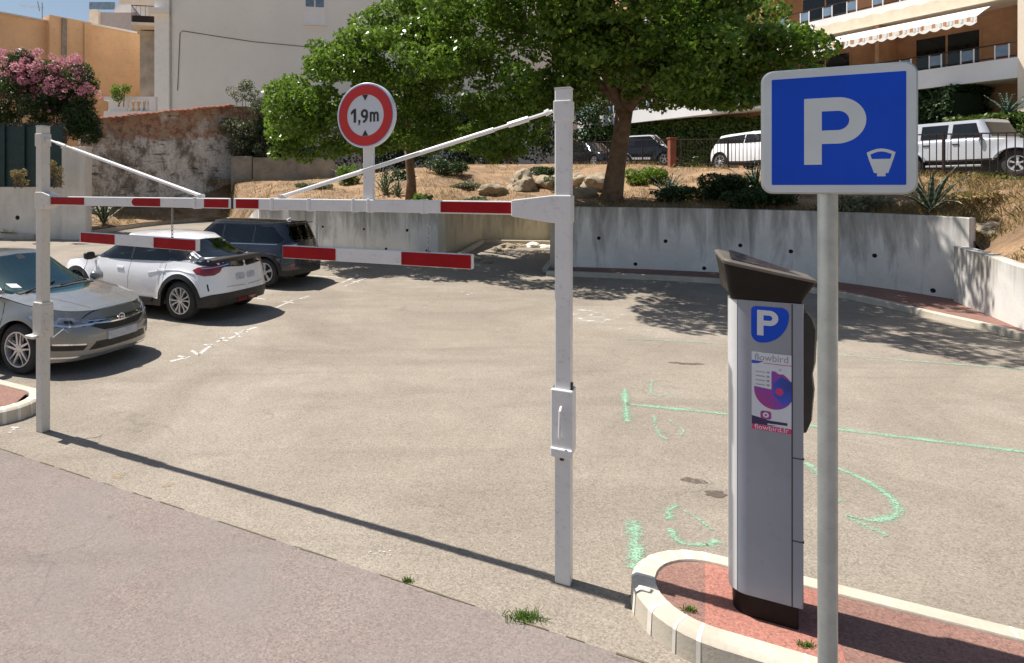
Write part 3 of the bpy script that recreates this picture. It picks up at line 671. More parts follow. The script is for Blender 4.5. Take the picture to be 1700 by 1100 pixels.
for z in (2.9, 2.58): mb = MB(); mb.box(FP(0, z-FP.o.z, -.04), (.3, .022, .035), rz=-R(27.7)); mb.build('fixing_rail', M['galv'], ps, world=True)
mb = MB(); mb.lathe([(.0345, 0), (.0345, 2.93), (.03, 2.935)], FP(-.015, -FP.o.z, -.085)+Vector((0, 0, 0)), (0, 0, 1), 28); mb.build('pole', M['galv'], ps, world=True, smooth=True, auto=40)
# ------------------------------------------------------------------ parking meter
D0, D1, N0, N1 = .12, .462, 3.905, 4.2
pm = thing('parking_meter', 'tall grey parking ticket machine with slanted black head standing on the red island', 'parking meter', dn((D0+D1)/2, (N0+N1)/2, .15), -R(27.7))
def mring(z, e=0., rl=.085, rr=.012, dshift=0.):
    a0, a1, b0, b1 = D0-e+dshift, D1+e, N0-e, N1+e; pts = []
    for cx, cy, r_, s0 in ((a1-rr, b0+rr, rr, -90), (a1-rr, b1-rr, rr, 0), (a0+rl, b1-rl, rl, 90), (a0+rl, b0+rl, rl, 180)):
        for i in range(9): a = R(s0+90*i/8); pts.append(dn(cx+r_*math.cos(a), cy+r_*math.sin(a), z))
    return pts
def loft(mb, rings, cap=True):
    n_ = len(rings[0]); mb.sheet([r_+[r_[0]] for r_ in rings])
    if cap: mb.add(rings[0], [tuple(range(n_-1, -1, -1))]); mb.add(rings[-1], [tuple(range(n_))])
mb = MB(); loft(mb, [mring(.13, -.02), mring(.268, -.02)]); mb.build('plinth', M['brownblack'], pm, world=True, smooth=True, auto=40)
mb = MB(); loft(mb, [mring(.268), mring(1.05), mring(1.88)]); mb.build('cabinet', M['meter'], pm, world=True, smooth=True, auto=40)
# thin sheet on the rounded left edge, sunlight put into its paler colour
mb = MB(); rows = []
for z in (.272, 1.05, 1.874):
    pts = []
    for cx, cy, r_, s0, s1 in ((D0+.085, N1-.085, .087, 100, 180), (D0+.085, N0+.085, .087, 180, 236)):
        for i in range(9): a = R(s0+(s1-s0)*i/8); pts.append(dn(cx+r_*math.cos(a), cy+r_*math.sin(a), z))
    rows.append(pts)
mb.sheet(rows); o = mb.build('sunlit_edge', M['meter_sunlit'], pm, world=True, smooth=True)
# door seams
mb = MB()
for z0, z1, dd in ((.27, 1.876, D1-.052),): mb.box(dn(dd, N0-.0005, (z0+z1)/2), (.005, .004, z1-z0), rz=-R(27.7))
for z in (.62, 1.06): mb.box(dn(D1-.026, N0-.0005, z), (.052, .004, .004), rz=-R(27.7)); mb.box(dn(D1+.0005, N0+.1, z), (.004, .2, .004), rz=-R(27.7))
mb.build('door_seam', M['black'], pm, world=True)
# slanted head
M['rimgrey'] = pbr('weathered_grey_plastic', (.16, .14, .12), .45, var=.3)
def hq(dl, dr, nf, nb, zl, zr):
    pts = mring(0, 0, .03, .03); out = []
    for p in pts:
        d_ = p.dot(DV); n_ = p.dot(NV); fu = (d_-D0)/(D1-D0); fv = (n_-N0)/(N1-N0)
        dd = dl+(dr-dl)*fu-(.04*fv if dl < D0 else 0)*(1-fu); nn = nf+(nb-nf)*fv; out.append(dn(dd, nn, zl+(zr-zl)*fu+(.025*fv*(1-fu)-.014*fv*fu)*(1 if zl > 1.95 else 0)))
    return out
mb = MB(); rings = [mring(1.88, -.004, .05, .03), hq(.118, .47, N0-.004, N1+.004, 1.92, 1.91), hq(.108, .492, N0-.014, N1+.014, 1.99, 1.955), hq(.092, .515, N0-.03, N1+.03, 2.075, 1.995)]
loft(mb, rings); hd = mb.build('head', M['brownblack'], pm, world=True, smooth=True, auto=35)
mb = MB(); loft(mb, [hq(.09, .517, N0-.032, N1+.032, 2.077, 1.997), hq(.085, .522, N0-.035, N1+.034, 2.095, 2.01), hq(.1, .508, N0-.022, N1+.02, 2.104, 2.018)]); mb.build('solar_panel_rim', M['rimgrey'], pm, world=True, smooth=True, auto=35)
mb = MB(); r_ = hq(.125, .485, N0-.0, N1-.0, 2.1055, 2.0215); mb.add(r_, [tuple(range(len(r_)))]); mb.build('solar_panel', pbr('solar_cells', (.01, .012, .03), .1, var=.3), pm, world=True)
# black side housing on the far side
prof = [(1.19, .02), (1.25, .045), (1.42, .058), (1.50, .05), (1.56, .062), (1.74, .07), (1.80, .05), (1.83, .02)]
mb = MB(); rows = []
for z, e in prof: rows.append([dn(D1-.002, N0+.03, z), dn(D1+e*.8, N0+.045, z), dn(D1+e, N0+.08, z), dn(D1+e, N0+.2, z), dn(D1+e*.8, N0+.24, z), dn(D1-.002, N0+.25, z)])
mb.sheet(rows); mb.add(rows[0], [tuple(range(6))]); mb.add(rows[-1], [tuple(range(6))]); mb.build('side_housing', M['black'], pm, world=True, smooth=True, auto=50)
mb = MB(); mb.lathe([(.028, 0), (.028, .006), (.02, .008)], dn(D1+.068, N0+.13, 1.72), DV, 20); mb.build('lock_ring', M['steel'], pm, world=True)
# stickers on the front
FM = Fr(dn(0, N0-.001, 0), DV)
def um(px, py): return FM.uv(px, py)
a, b_ = um(1247, 507), um(1310, 573); mb = MB()
def drop(x0, y0, x1, y1):
    w_, h_ = x1-x0, y1-y0; P = []
    for cx, cy, r1, s0, s1 in ((x1-.2*w_, y1-.2*h_, (.2*w_, .2*h_), 0, 90), (x0+.15*w_, y1-.12*h_, (.15*w_, .12*h_), 90, 180), (x0+.25*w_, y0+.25*h_, (.25*w_, .25*h_), 180, 270)):
        for i in range(9): t = R(s0+(s1-s0)*i/8); P.append((cx+r1[0]*math.cos(t), cy+r1[1]*math.sin(t)))
    for i in range(1, 12): t = R(270+90*i/12); P.append((x0+.25*w_+(.75*w_)*math.cos(t), y1-.2*h_+(.8*h_)*math.sin(t)))
    return P
mb.prism([FM(p, q, .0) for p, q in drop(a[0], b_[1], b_[0], a[1])], FM.w*.0012); stk = mb.build('parking_emblem', M['blue'], pm, world=True)
w_ = b_[0]-a[0]; h_ = a[1]-b_[1]; mb = MB(); glyph_P(mb, FM, a[0]+w_*.16, b_[1]+h_*.2, w_*.56, h_*.7, w_*.17, .0012, .6, .0006); mb.build('letter', M['signwhite'], stk, world=True)
a, b_ = um(1248, 583), um(1314, 721); x0, x1, y1, y0 = a[0], b_[0], a[1], b_[1]; PW, PH = x1-x0, y1-y0
def pr(mb, pts, l=.0012, t=.0005): mb.prism([FM(x0+p*PW, y0+q*PH, l) for p, q in pts], FM.w*t)
mb = MB(); mb.prism([FM(x0, y0, 0), FM(x1, y0, 0), FM(x1, y1, 0), FM(x0, y1, 0)], FM.w*.001); pos = mb.build('poster', M['signwhite'], pm, world=True)
P_purple = pbr('poster_purple', (.16, .05, .42), .4, var=.6, scale=9, c2=(.42, .03, .16)); P_blue = pbr('poster_blue', (.03, .08, .55), .4, var=.5, scale=9); P_pink = pbr('poster_pink', (.62, .03, .16), .4)
P_dark = pbr('poster_dark', (.03, .02, .09), .4); P_grey = pbr('poster_grey', (.3, .3, .34), .5)
circ = [(.56+.5*math.cos(2*math.pi*i/40)*1., .53+.245*math.sin(2*math.pi*i/40)) for i in range(40)]
circ = [(min(p, 1), q) for p, q in circ if True]
mb = MB(); pr(mb, circ); mb.build('purple_disc', P_purple, pos, world=True)
mb = MB(); pr(mb, [(.55, .62), (.75, .72), (1, .66), (1, .42), (.8, .36), (.55, .47)], .0018); mb.build('phone_picture', P_blue, pos, world=True)
mb = MB(); pr(mb, [(.7+.1*math.cos(2*math.pi*i/20), .52+.045*math.sin(2*math.pi*i/20)) for i in range(20)], .0024); mb.build('pink_dot', P_pink, pos, world=True)
mb = MB(); pr(mb, [(0, 0), (1, 0), (1, .065), (0, .065)]); mb.build('pink_band', P_pink, pos, world=True)
mb = MB(); pr(mb, [(.3, .862), (1, .862), (1, .87), (.3, .87)]); mb.build('pink_line', P_pink, pos, world=True)
mb = MB(); pr(mb, [(.0, .895), (.3, .885), (.15, .855), (0, .85)]); mb.build('blue_wedge', P_blue, pos, world=True)
mb = MB(); pr(mb, [(0, .065), (.5, .07), (.9, .1), (.9, .135), (.45, .135), (.2, .16), (0, .175)]); mb.build('dark_band', P_dark, pos, world=True)
mb = MB(); pr(mb, [(.04, .56), (.5, .54), (.5, .79), (.04, .8)], .0024); mb.build('list_card', M['signwhite'], pos, world=True)
mb = MB(); pr(mb, [(.72+.12*math.cos(2*math.pi*i/20), .8+.055*math.sin(2*math.pi*i/20)) for i in range(20)], .0024); mb.build('white_dot', M['signwhite'], pos, world=True)
mb = MB(); pr(mb, [(.4, .08), (.88, .085), (.88, .1), (.4, .095)], .002); mb.build('white_line', M['signwhite'], pos, world=True)
mb = MB()
for i in range(4): pr(mb, [(.1, .76-i*.055), (.34, .757-i*.055), (.34, .745-i*.055), (.1, .748-i*.055)], .003); pr(mb, [(.38, .765-i*.055), (.45, .764-i*.055), (.45, .74-i*.055), (.38, .741-i*.055)], .003)
mb.build('list_lines', P_grey, pos, world=True)
mb = MB(); pr(mb, [(.68, .81), (.76, .81), (.72, .785)], .003); mb.build('pin_mark', P_grey, pos, world=True)
mb = MB(); mb.prism([FM(x0+PW*.36+p, y0+PH*.2+q, .0012) for p, q in rrect(.05, .045, .012, 4)], FM.w*.0006); ic = mb.build('app_icon', P_purple, pos, world=True)
disc_ring('icon_ring', .014, .006, M['signwhite'], ic, FM, .0019, .0004, 24, x0+PW*.36, y0+PH*.2)
text_mesh('lettering', 'flowbird', FM, .052, P_grey, pos, center=((x0+x1)/2, y0+PH*.935), wd=.9, lift=.0016, thick=.0003)
text_mesh('lettering', 'flowbird.fr', FM, .036, M['signwhite'], pos, center=((x0+x1)/2, y0+PH*.035), wd=1.02, lift=.0022, thick=.0003)
# ------------------------------------------------------------------ cars
def interp(T, x):
    if x <= T[0][0]: return T[0][1]
    for (a, p), (b, q) in zip(T[:-1], T[1:]):
        if x <= b:
            return p+(q-p)*(x-a)/(b-a)
    return T[-1][1]
class Curve:                                                     # smooth (monotone-ish) curve through points
    def __init__(s, T, soft=.05):
        s.T = sorted(T); s.soft = soft
    def __call__(s, x):
        k = s.soft; return sum(interp(s.T, x+o)*w_ for o, w_ in ((-k, .15), (-k*.5, .2), (0, .3), (k*.5, .2), (k, .15)))
def outline(a, b, rear=None):                                          # half plan |x|^a+|y|^b=1, evenly spaced, front centre to rear centre
    P = []
    ra, rb = rear or (a, b)
    for i in range(2001):
        t = math.pi*i/2000; c, s_ = math.cos(t), math.sin(t); a_, b_ = (a, b) if c > 0 else (ra, rb)
        P.append((math.copysign(abs(c)**(2/a_), c), abs(s_)**(2/b_)))
    return P
def resample(P, k):
    d = [0]
    for p, q in zip(P[:-1], P[1:]): d.append(d[-1]+math.hypot(q[0]-p[0], q[1]-p[1]))
    out = []; j = 0
    for i in range(k+1):
        t = d[-1]*i/k
        while j < len(d)-2 and d[j+1] < t: j += 1
        u = (t-d[j])/max(1e-9, d[j+1]-d[j]); out.append((P[j][0]+(P[j+1][0]-P[j][0])*u, P[j][1]+(P[j+1][1]-P[j][1])*u))
    return out
def car(C, origin, heading):
    """C: dimensions. local frame x forward, y left. Returns the thing."""
    t = thing(C['name'], C['label'], 'car', origin, heading, C.get('group'))
    if C.get('scale'): t.scale = (C['scale'],)*3
    L2, W, mats = C['L']/2, C['W']/2, C['mats']; paint, trim, glass = mats['paint'], mats['trim'], mats['glass']
    ax = C['axles']; rw = C['rw']; Ra = C.get('Ra', rw+.05); zw = rw
    top = Curve(C['top'], C.get('soft', .06)); low = Curve(C['low'], .04); clad = Curve(C['clad'], .04)
    def arch(x, r_):
        z = -1
        for a in ax:
            if abs(x-a) < r_: z = max(z, zw-.0+math.sqrt(r_*r_-(x-a)**2))
        return z
    ol = outline(C.get('pa', 8), C.get('pb', 2.8), C.get('pr', (11, 3.2)))
    ol = resample([(x*L2, y*W) for x, y in ol], C.get('res', 240))
    cr = C.get('crown', .05); lv1 = [0, .5, 1]; lv2 = [0, .1, .22, .36, .5, .63, .75, .85, .92, .97, 1]
    fx, rx, sy = C['fx'], C['rx'], C['sy']       # insets against relative height 0..1
    def ztop(x, y): return top(x)+cr*(1-min(1, (y/W))**2)
    def vert(p, s_, zone):
        # relative height -> first guess z for insets
        x0, y0 = p; zl = max(low(x0), arch(x0, Ra)); zc = max(clad(x0), arch(x0, Ra+C.get('lip', .06))); zt = ztop(x0, y0)
        def place(x, y):
            zl = max(low(x), arch(x, Ra)); zc = max(clad(x), arch(x, Ra+C.get('lip', .06))); zt = ztop(x, y)
            return zl+(zc-zl)*s_ if zone == 0 else zc+(zt-zc)*s_
        z = place(x0, y0); h = z/max(.01, C['Hb'])
        ix = interp(fx, h) if x0 > 0 else interp(rx, h)
        x = x0*(L2-ix)/L2; y = y0*(W-interp(sy, h))/W
        # bulge of wheel arches
        g = 0
        for a in ax: g = max(g, max(0, 1-abs(math.hypot(x-a, z-zw)-Ra)/.18)*C.get('flare', .02))
        if y0 > W*.8: y += g
        if zone == 0 and C.get('cladout'): y += C['cladout']*min(1, y0/W*1.0) if y0 > W*.5 else 0
        z = place(x, y0); return Vector((x, y, z))
    def shell(zone, lv):
        rows = []
        right = [[vert(p, s_, zone) for s_ in lv] for p in ol]
        left = [[Vector((q.x, -q.y, q.z)) for q in r_] for r_ in right]
        return right, left
    allv = MB()
    r0, l0 = shell(0, lv1); mb = MB(); mb.sheet(r0); mb.sheet(l0)
    allv.add(mb.v, mb.f)
    # inward lip closing the arches and the bottom edge
    for rr in (r0, l0):
        mb.sheet([[r_[0], Vector((r_[0].x*.97, r_[0].y*.88, r_[0].z+.002))] for r_ in rr])
    mb.build('lower_body', trim if C.get('cladding') else paint, t, smooth=True, auto=42)
    r1, l1 = shell(1, lv2); mb = MB(); mb.sheet(r1); mb.sheet(l1)
    K = 12; rows = []
    for a, b in zip(r1, l1):
        p, q = a[-1], b[-1]
        rows.append([Vector((p.x, p.y*(1-2*k/K), top(p.x)+cr*(1-min(1, abs(p.y*(1-2*k/K))/W)**2))) for k in range(K+1)])
    mb.sheet(rows); allv.add(mb.v, mb.f)
    if C.get('cladout'):
        for a, b in ((r1, r0), (l1, l0)): mb.sheet([[x[0], y[-1]] for x, y in zip(a, b)])
    body_mb = mb; ntop = len(rows)-1; K_ = K
    # greenhouse
    G = C['gh']; xa, xb, xc, xd = G['xa'], G['xb'], G['xc'], G['xd']; roof = Curve(G['roof'], .09); wb, wr = G['wb'], G['wr']
    gol = resample([(x, y) for x, y in outline(G.get('a', 7), G.get('b', 3.2))], 300 if C.get('see') else 120)
    lv = [i/26 for i in range(27)] if C.get('see') else [0, .08, .2, .35, .5, .65, .78, .88, .95, 1]
    def gv(p, s_):
        se = s_; f = se+.0
        x_f, x_r = xa+(xb-xa)*f, xd+(xc-xd)*f
        wv = wb+(wr-wb)*f**1.15; c = (x_f+x_r)/2; h = (x_f-x_r)/2
        x = c+p[0]*h; y = p[1]*wv; taper = 1-G.get('taper', .0)*max(0, (c-x)/max(h, .01))**2; y *= taper
        zb = top(x)-.03+cr*(1-min(1, abs(y)/W)**2)*.8; zr = roof(x); z = zb+(zr-zb)*s_+G.get('rc', .05)*(1-(abs(p[1]))**2)*s_
        return Vector((x, y, z))
    gr = [[gv(p, s_) for s_ in lv] for p in gol]; gl_ = [[Vector((q.x, -q.y, q.z)) for q in r_] for r_ in gr]
    mb = MB(); mb.sheet(gr); mb.sheet(gl_); rows = []
    for (a, b), p in zip(zip(gr, gl_), gol):
        pp, qq = a[-1], b[-1]; row = []
        for k in range(K+1):
            y = pp.y*(1-2*k/K); base = pp.z-G.get('rc', .05)*(1-abs(p[1])**2)
            row.append(Vector((pp.x, y, base+G.get('rc', .05)*(1-abs(p[1]*(1-2*k/K))**2))))
        rows.append(row)
    mb.sheet(rows); allv.add(mb.v, mb.f); roof_mb = mb; wins = []
    bvh = BVHTree.FromPolygons([Vector(p) for p in allv.v], allv.f)
    # patches that lie on the body
    def patch(name, pts, side, mat, off=.004, parent=None, res=.05, th=.006, smoothn=True, label=None):
        dirs = {'L': (Vector((0, -1, 0)), lambda a, b: Vector((a, 3, b))), 'R': (Vector((0, 1, 0)), lambda a, b: Vector((a, -3, b))),
                'F': (Vector((-1, 0, 0)), lambda a, b: Vector((6, a, b))), 'B': (Vector((1, 0, 0)), lambda a, b: Vector((-6, a, b))), 'T': (Vector((0, 0, -1)), lambda a, b: Vector((a, b, 4)))}
        if side in dirs: d_, mk = dirs[side]
        else:                                             # corner views at 45 degrees: first coordinate runs across the corner, forward positive
            fx_, sy_ = (1 if side[0] == 'F' else -1), (1 if side[1] == 'L' else -1)
            c0 = Vector((fx_*L2, sy_*W, 0)); d_ = Vector((-fx_, -sy_, 0)).normalized(); u_ = Vector((1, -fx_*sy_*1.0, 0)).normalized()
            mk = lambda a, b: c0-d_*2+u_*a+Vector((0, 0, b))
        if name in ('windscreen', 'side_window', 'rear_window'): wins.append((side, [tuple(p) for p in pts])); off = max(off, .006)
        bm = bmesh.new(); vs = []; n_ = len(pts)
        for i in range(n_):
            a, b = Vector(pts[i]), Vector(pts[(i+1) % n_]); k = max(1, int((b-a).length/res))
            for j in range(k): q = a.lerp(b, j/k); vs.append(bm.verts.new((q.x, q.y, 0)))
        f_ = bm.faces.new(vs); bmesh.ops.triangulate(bm, faces=[f_])
        for _ in range(6):
            es = [e for e in bm.edges if e.calc_length() > res*1.6]
            if not es: break
            bmesh.ops.subdivide_edges(bm, edges=es, cuts=1); bmesh.ops.triangulate(bm, faces=bm.faces)
        V = []
        for v_ in bm.verts:
            o_ = mk(v_.co.x, v_.co.y); h_, n__, _, _ = bvh.ray_cast(o_, d_)
            if h_ is None: h_ = bvh.find_nearest(o_+d_*(4 if side in 'FB' else 2.2))[0]
            V.append(h_-d_*off)
        Fs = [tuple(v_.index for v_ in f_.verts) for f_ in bm.faces]; bm.free()
        m_ = MB(); m_.add(V, Fs); m_.add([p+d_*(th+off) for p in V], [tuple(reversed(f_)) for f_ in Fs])
        # rim between both sheets
        from collections import Counter
        ec = Counter(tuple(sorted(e)) for f_ in Fs for e in zip(f_, f_[1:]+f_[:1])); nV = len(V)
        m_.add([V[i] if k == 0 else V[i]+d_*(th+off) for e, c in ec.items() if c == 1 for i in e for k in (0, 1)], [(4*j, 4*j+1, 4*j+3, 4*j+2) for j in range(sum(1 for c in ec.values() if c == 1))])
        o = m_.build(name, mat, parent or t, smooth=True, auto=50)
        if label: o['label'] = label
        return o
    def strip(name, pts, side, wd, mat, parent=None, off=.002):
        """thin line along pts"""
        P = [Vector(p) for p in pts]; A = []; B = []
        for i, p in enumerate(P):
            t_ = (P[min(i+1, len(P)-1)]-P[max(i-1, 0)]).normalized(); n_ = Vector((-t_.y, t_.x))*wd/2; A.append(p+n_); B.append(p-n_)
        return patch(name, [tuple(q) for q in A+B[::-1]], side, mat, off, parent, .06, .004)
    # underbody and wheel wells
    mb = MB(); mb.box((0, 0, .36), (C['L']-.55, C['W']-.5, .3)); mb.build('underbody', M['black'], t)
    # wheels
    for a in ax:
        for s_ in (1, -1):
            wh = wheel(C, Vector((a, s_*(W-.02-C['tw']/2+C.get('wout', 0)), rw)), s_, t)
    C['extras'](t, patch, strip, bvh, C)
    def inside(p, poly):
        c = False
        for (x1, y1), (x2, y2) in zip(poly, poly[1:]+poly[:1]):
            if (y1 > p[1]) != (y2 > p[1]) and p[0] < (x2-x1)*(p[1]-y1)/(y2-y1)+x1: c = not c
        return c
    if C.get('see'):
        V = roof_mb.v; keep = []
        for f_ in roof_mb.f:
            ps = [Vector(V[i]) for i in f_]; c = sum(ps, Vector())/len(ps); nr = (ps[2]-ps[0]).cross(ps[3]-ps[1]); nr = nr.normalized() if nr.length > 1e-9 else Vector((0, 0, 1)); hit_ = False
            for sd, poly in wins:
                if sd in 'LR' and (c.y > 0) == (sd == 'L') and abs(nr.y) > .5: hit_ = inside((c.x, c.z), poly)
                elif sd == 'F' and c.x > (G['xb']+G['xa'])/2-.7 and abs(nr.x) > .25 and c.x > G['xb']-.2: hit_ = inside((c.y, c.z), poly)
                elif sd == 'B' and c.x < G['xc']+.25 and abs(nr.x) > .15: hit_ = inside((c.y, c.z), poly)
                if hit_: break
            if not hit_: keep.append(f_)
        roof_mb.f = keep; roof_mb.m = [0]*len(keep)
        V = body_mb.v; keep = []
        for f_ in body_mb.f:
            ps = [Vector(V[i]) for i in f_]; c = sum(ps, Vector())/len(ps)
            if G['xd']+.22 < c.x < G['xa']-.1 and abs(c.y) < G['wb']-.07 and c.z > top(c.x)-.03: continue
            keep.append(f_)
        body_mb.f = keep; body_mb.m = [0]*len(keep)
        zb_ = C['Hb']; xf = G['xa']
        mb = MB(); rows = [[Vector((xf-.08-u*.5, y, zb_-.09+.05*math.sin(math.pi*u)-.04*u)) for y in (-.7, -.35, 0, .35, .7)] for u in (0, .25, .5, .75, 1)]; rows.append([Vector((xf-.62, y, zb_-.4)) for y in (-.7, -.35, 0, .35, .7)])
        mb.sheet(rows); mb.build('dashboard', G_['dash'], t, smooth=True, auto=50)
        mb = MB(); cc = Vector((xf-.78, .36, zb_-.06)); uu = Vector((.4, 0, .92)); mb.tube([cc+Vector((0, 1, 0))*.18*math.cos(a)+uu*.18*math.sin(a) for a in [k*math.pi/12 for k in range(25)]], .016, 8, caps=False); mb.beam(cc-Vector((0, .17, 0)), cc+Vector((0, .17, 0)), .04, .03); mb.build('steering_wheel', M['black'], t, smooth=True)
        for x0, y0, w0 in ((xf-1.35, .37, .46), (xf-1.35, -.37, .46), (xf-2.2, 0, 1.2)):
            mb = MB(); rows = []
            for u, xx, zz in ((0, .45, .48), (0, .42, .56), (.2, .05, .58), (.5, -.02, .8), (.8, -.12, zb_+.08), (1, -.16, zb_+.12), (1, -.22, zb_+.08), (.6, -.18, .7), (.3, -.1, .5)): rows.append([Vector((x0+xx, y0+w0*k*(.9 if u > .7 else 1), zz)) for k in (-.5, -.45, -.2, 0, .2, .45, .5)])
            mb.sheet(rows); st_ = mb.build('seat', G_['seat'], t, smooth=True)
            for yy in ((y0,) if w0 < 1 else (-.35, .35)): mb = MB(); mb.box((x0-.2, yy, zb_+.21), (.09, .25, .17)); mb.build('headrest', G_['seat'], st_, bevel=.03)
        mb = MB(); mb.box((0, 0, .515), (C['L']-1.6, C['W']-.3, .01)); mb.build('cabin_floor', G_['dash'], t)
    body_mb.build('body', paint, t, smooth=True, auto=42); roof_mb.build('roof', mats.get('roof', paint), t, smooth=True, auto=50)
    return t
def wheel(C, c, s_, parent):
    rw, tw = C['rw'], C['tw']; rr = C['rr']; y = Vector((0, s_, 0))
    mb = MB(); h = tw/2
    mb.lathe([(rr, -h*.9), (rr+.02, -h), (rw-.03, -h*.98), (rw-.006, -h*.8), (rw, -h*.55), (rw, h*.55), (rw-.006, h*.8), (rw-.03, h*.98), (rr+.02, h), (rr, h*.9)], c, y, 48, caps=False)
    tyre = mb.build('tyre', M['rubber'], parent, smooth=True, auto=50)
    st = C['wheel']; mb = MB()
    mb.lathe([(rr+.004, h*.86), (rr+.004, h*1.0), (rr-.012, h*1.02), (rr-.018, h*.7), (rr-.02, h*.2)], c, y, 48, caps=False)
    # centre and spokes in the wheel plane
    zax = Vector((0, 0, 1)); xax = Vector((1, 0, 0))
    def pt(r_, a, o_): return c+(xax*math.cos(a)+zax*math.sin(a))*r_+y*o_
    mb.lathe([(.055, h*.5), (.055, h*.8), (.045, h*.88), (.01, h*.9)], c, y, 20)
    n_ = st['n']; sp = st.get('w', .035)
    for k in range(n_):
        a = 2*math.pi*k/n_+.3
        if st.get('kind') == 'twin':
            for q in (-1, 1):
                a2 = a+q*st.get('sep', .2)
                P = [pt(.045, a+q*.25, h*.8), pt(.045, a+q*.25+.5*q*.2, h*.8)]
                mb.prism([pt(.04, a+q*.1, h*.5), pt(.05, a+q*.9, h*.5), pt(rr-.006, a2+.045, h*.55), pt(rr-.006, a2-.045, h*.55)], y*h*.32)
        elif st.get('kind') == 'loop':
            for q in (-1, 1):
                mb.prism([pt(.04, a, h*.5), pt(.05, a+q*.5, h*.5), pt(rr*.62, a+q*.42, h*.5), pt(rr*.66, a+q*.26, h*.5)], y*h*.35)
                mb.prism([pt(rr*.62, a+q*.42, h*.5), pt(rr*.66, a+q*.26, h*.5), pt(rr-.006, a+q*.18, h*.5), pt(rr-.006, a+q*.36, h*.5)], y*h*.35)
        else:
            mb.prism([pt(.04, a-.5, h*.5), pt(.04, a+.5, h*.5), pt(rr-.006, a+st.get('da', .16), h*.55), pt(rr-.006, a-st.get('da', .16), h*.55)], y*h*.33)
    mb.build('rim', st.get('mat', M['alloy']), tyre)
    mb = MB(); mb.lathe([(rr-.004, h*.1), (rr-.004, h*.3)], c, y, 32); mb.build('brake_recess', M['alloydark'], tyre)
    return tyre
G_ = {}
G_['paint_grey'] = carpaint('grey_metallic_paint', (.235, .237, .228), .5, .3)
G_['paint_white'] = carpaint('white_car_paint', (.86, .86, .88), 0, .25)
G_['paint_blue'] = carpaint('dark_blue_paint', (.022, .024, .032), .3, .25)
G_['glass_dark'] = glassy('dark_car_glass', (.008, .011, .012), .05, .5)
G_['glass_teal'] = glassy('teal_windscreen_glass', (.05, .12, .13), .05)
G_['dash'] = pbr('dark_grey_dashboard', (.1, .11, .11), .7, var=.3)
G_['paint_silver'] = carpaint('silver_paint', (.56, .58, .62), .3, .3)
G_['seat'] = pbr('grey_seat_cloth', (.24, .24, .25), .9, var=.3)
G_['clear'] = clearglass('tinted_side_glass', (.76, .82, .82), .0); G_['clear_teal'] = clearglass('clear_windscreen_glass', (.8, .96, .92), .16, (.45, .72, .72)); G_['privacy'] = clearglass('privacy_glass', (.45, .48, .5), .0)
G_['tailred'] = pbr('red_lamp_lens', (.3, .015, .02), .12, var=.5, scale=12, coat=.6)
G_['lampclear'] = pbr('clear_lamp_lens', (.4, .43, .5), .08, .3, var=.8, scale=14, coat=1.)
G_['platewhite'] = pbr('pale_plate', (.55, .57, .62), .5, var=.3, scale=8)
G_['blackgloss'] = pbr('gloss_black', (.012, .012, .013), .12, var=.2, coat=.8)
FXD = [(0, .12), (.25, .02), (.45, 0), (.62, .02), (.78, .08), (.9, .2), (1, .32)]
RXD = [(0, .14), (.25, .03), (.45, 0), (.65, .02), (.85, .06), (1, .12)]
SYD = [(0, .05), (.2, .02), (.45, .0), (.66, .01), (.8, .03), (.93, .075), (1, .1)]
def mirror_(t, x, z, s_, W, mat):
    mb = MB(); bm_c = Vector((x, s_*(W+.07), z))
    rows = []
    for i in range(9):
        u = i/8; px_ = .07-.13*u; k = math.sin(math.pi*(.12+.5*u*.96)); rows.append([bm_c+Vector((px_, s_*.11*k*math.copysign(abs(math.cos(a_))**.6, math.cos(a_)), .075*k*math.copysign(abs(math.sin(a_))**.6, math.sin(a_)))) for a_ in [2*math.pi*j/20 for j in range(21)]])
    mb.sheet(rows); mb.add(rows[0][:20], [tuple(range(20))]); mb.add(rows[-1][:20], [tuple(range(20))])
    o = mb.build('mirror', mat, t, smooth=True, auto=50)
    mb = MB(); mb.beam(Vector((x, s_*(W-.08), z-.05)), bm_c-Vector((0, 0, .03)), .05, .03); mb.build('mirror_foot', M['black'], o)
    return o
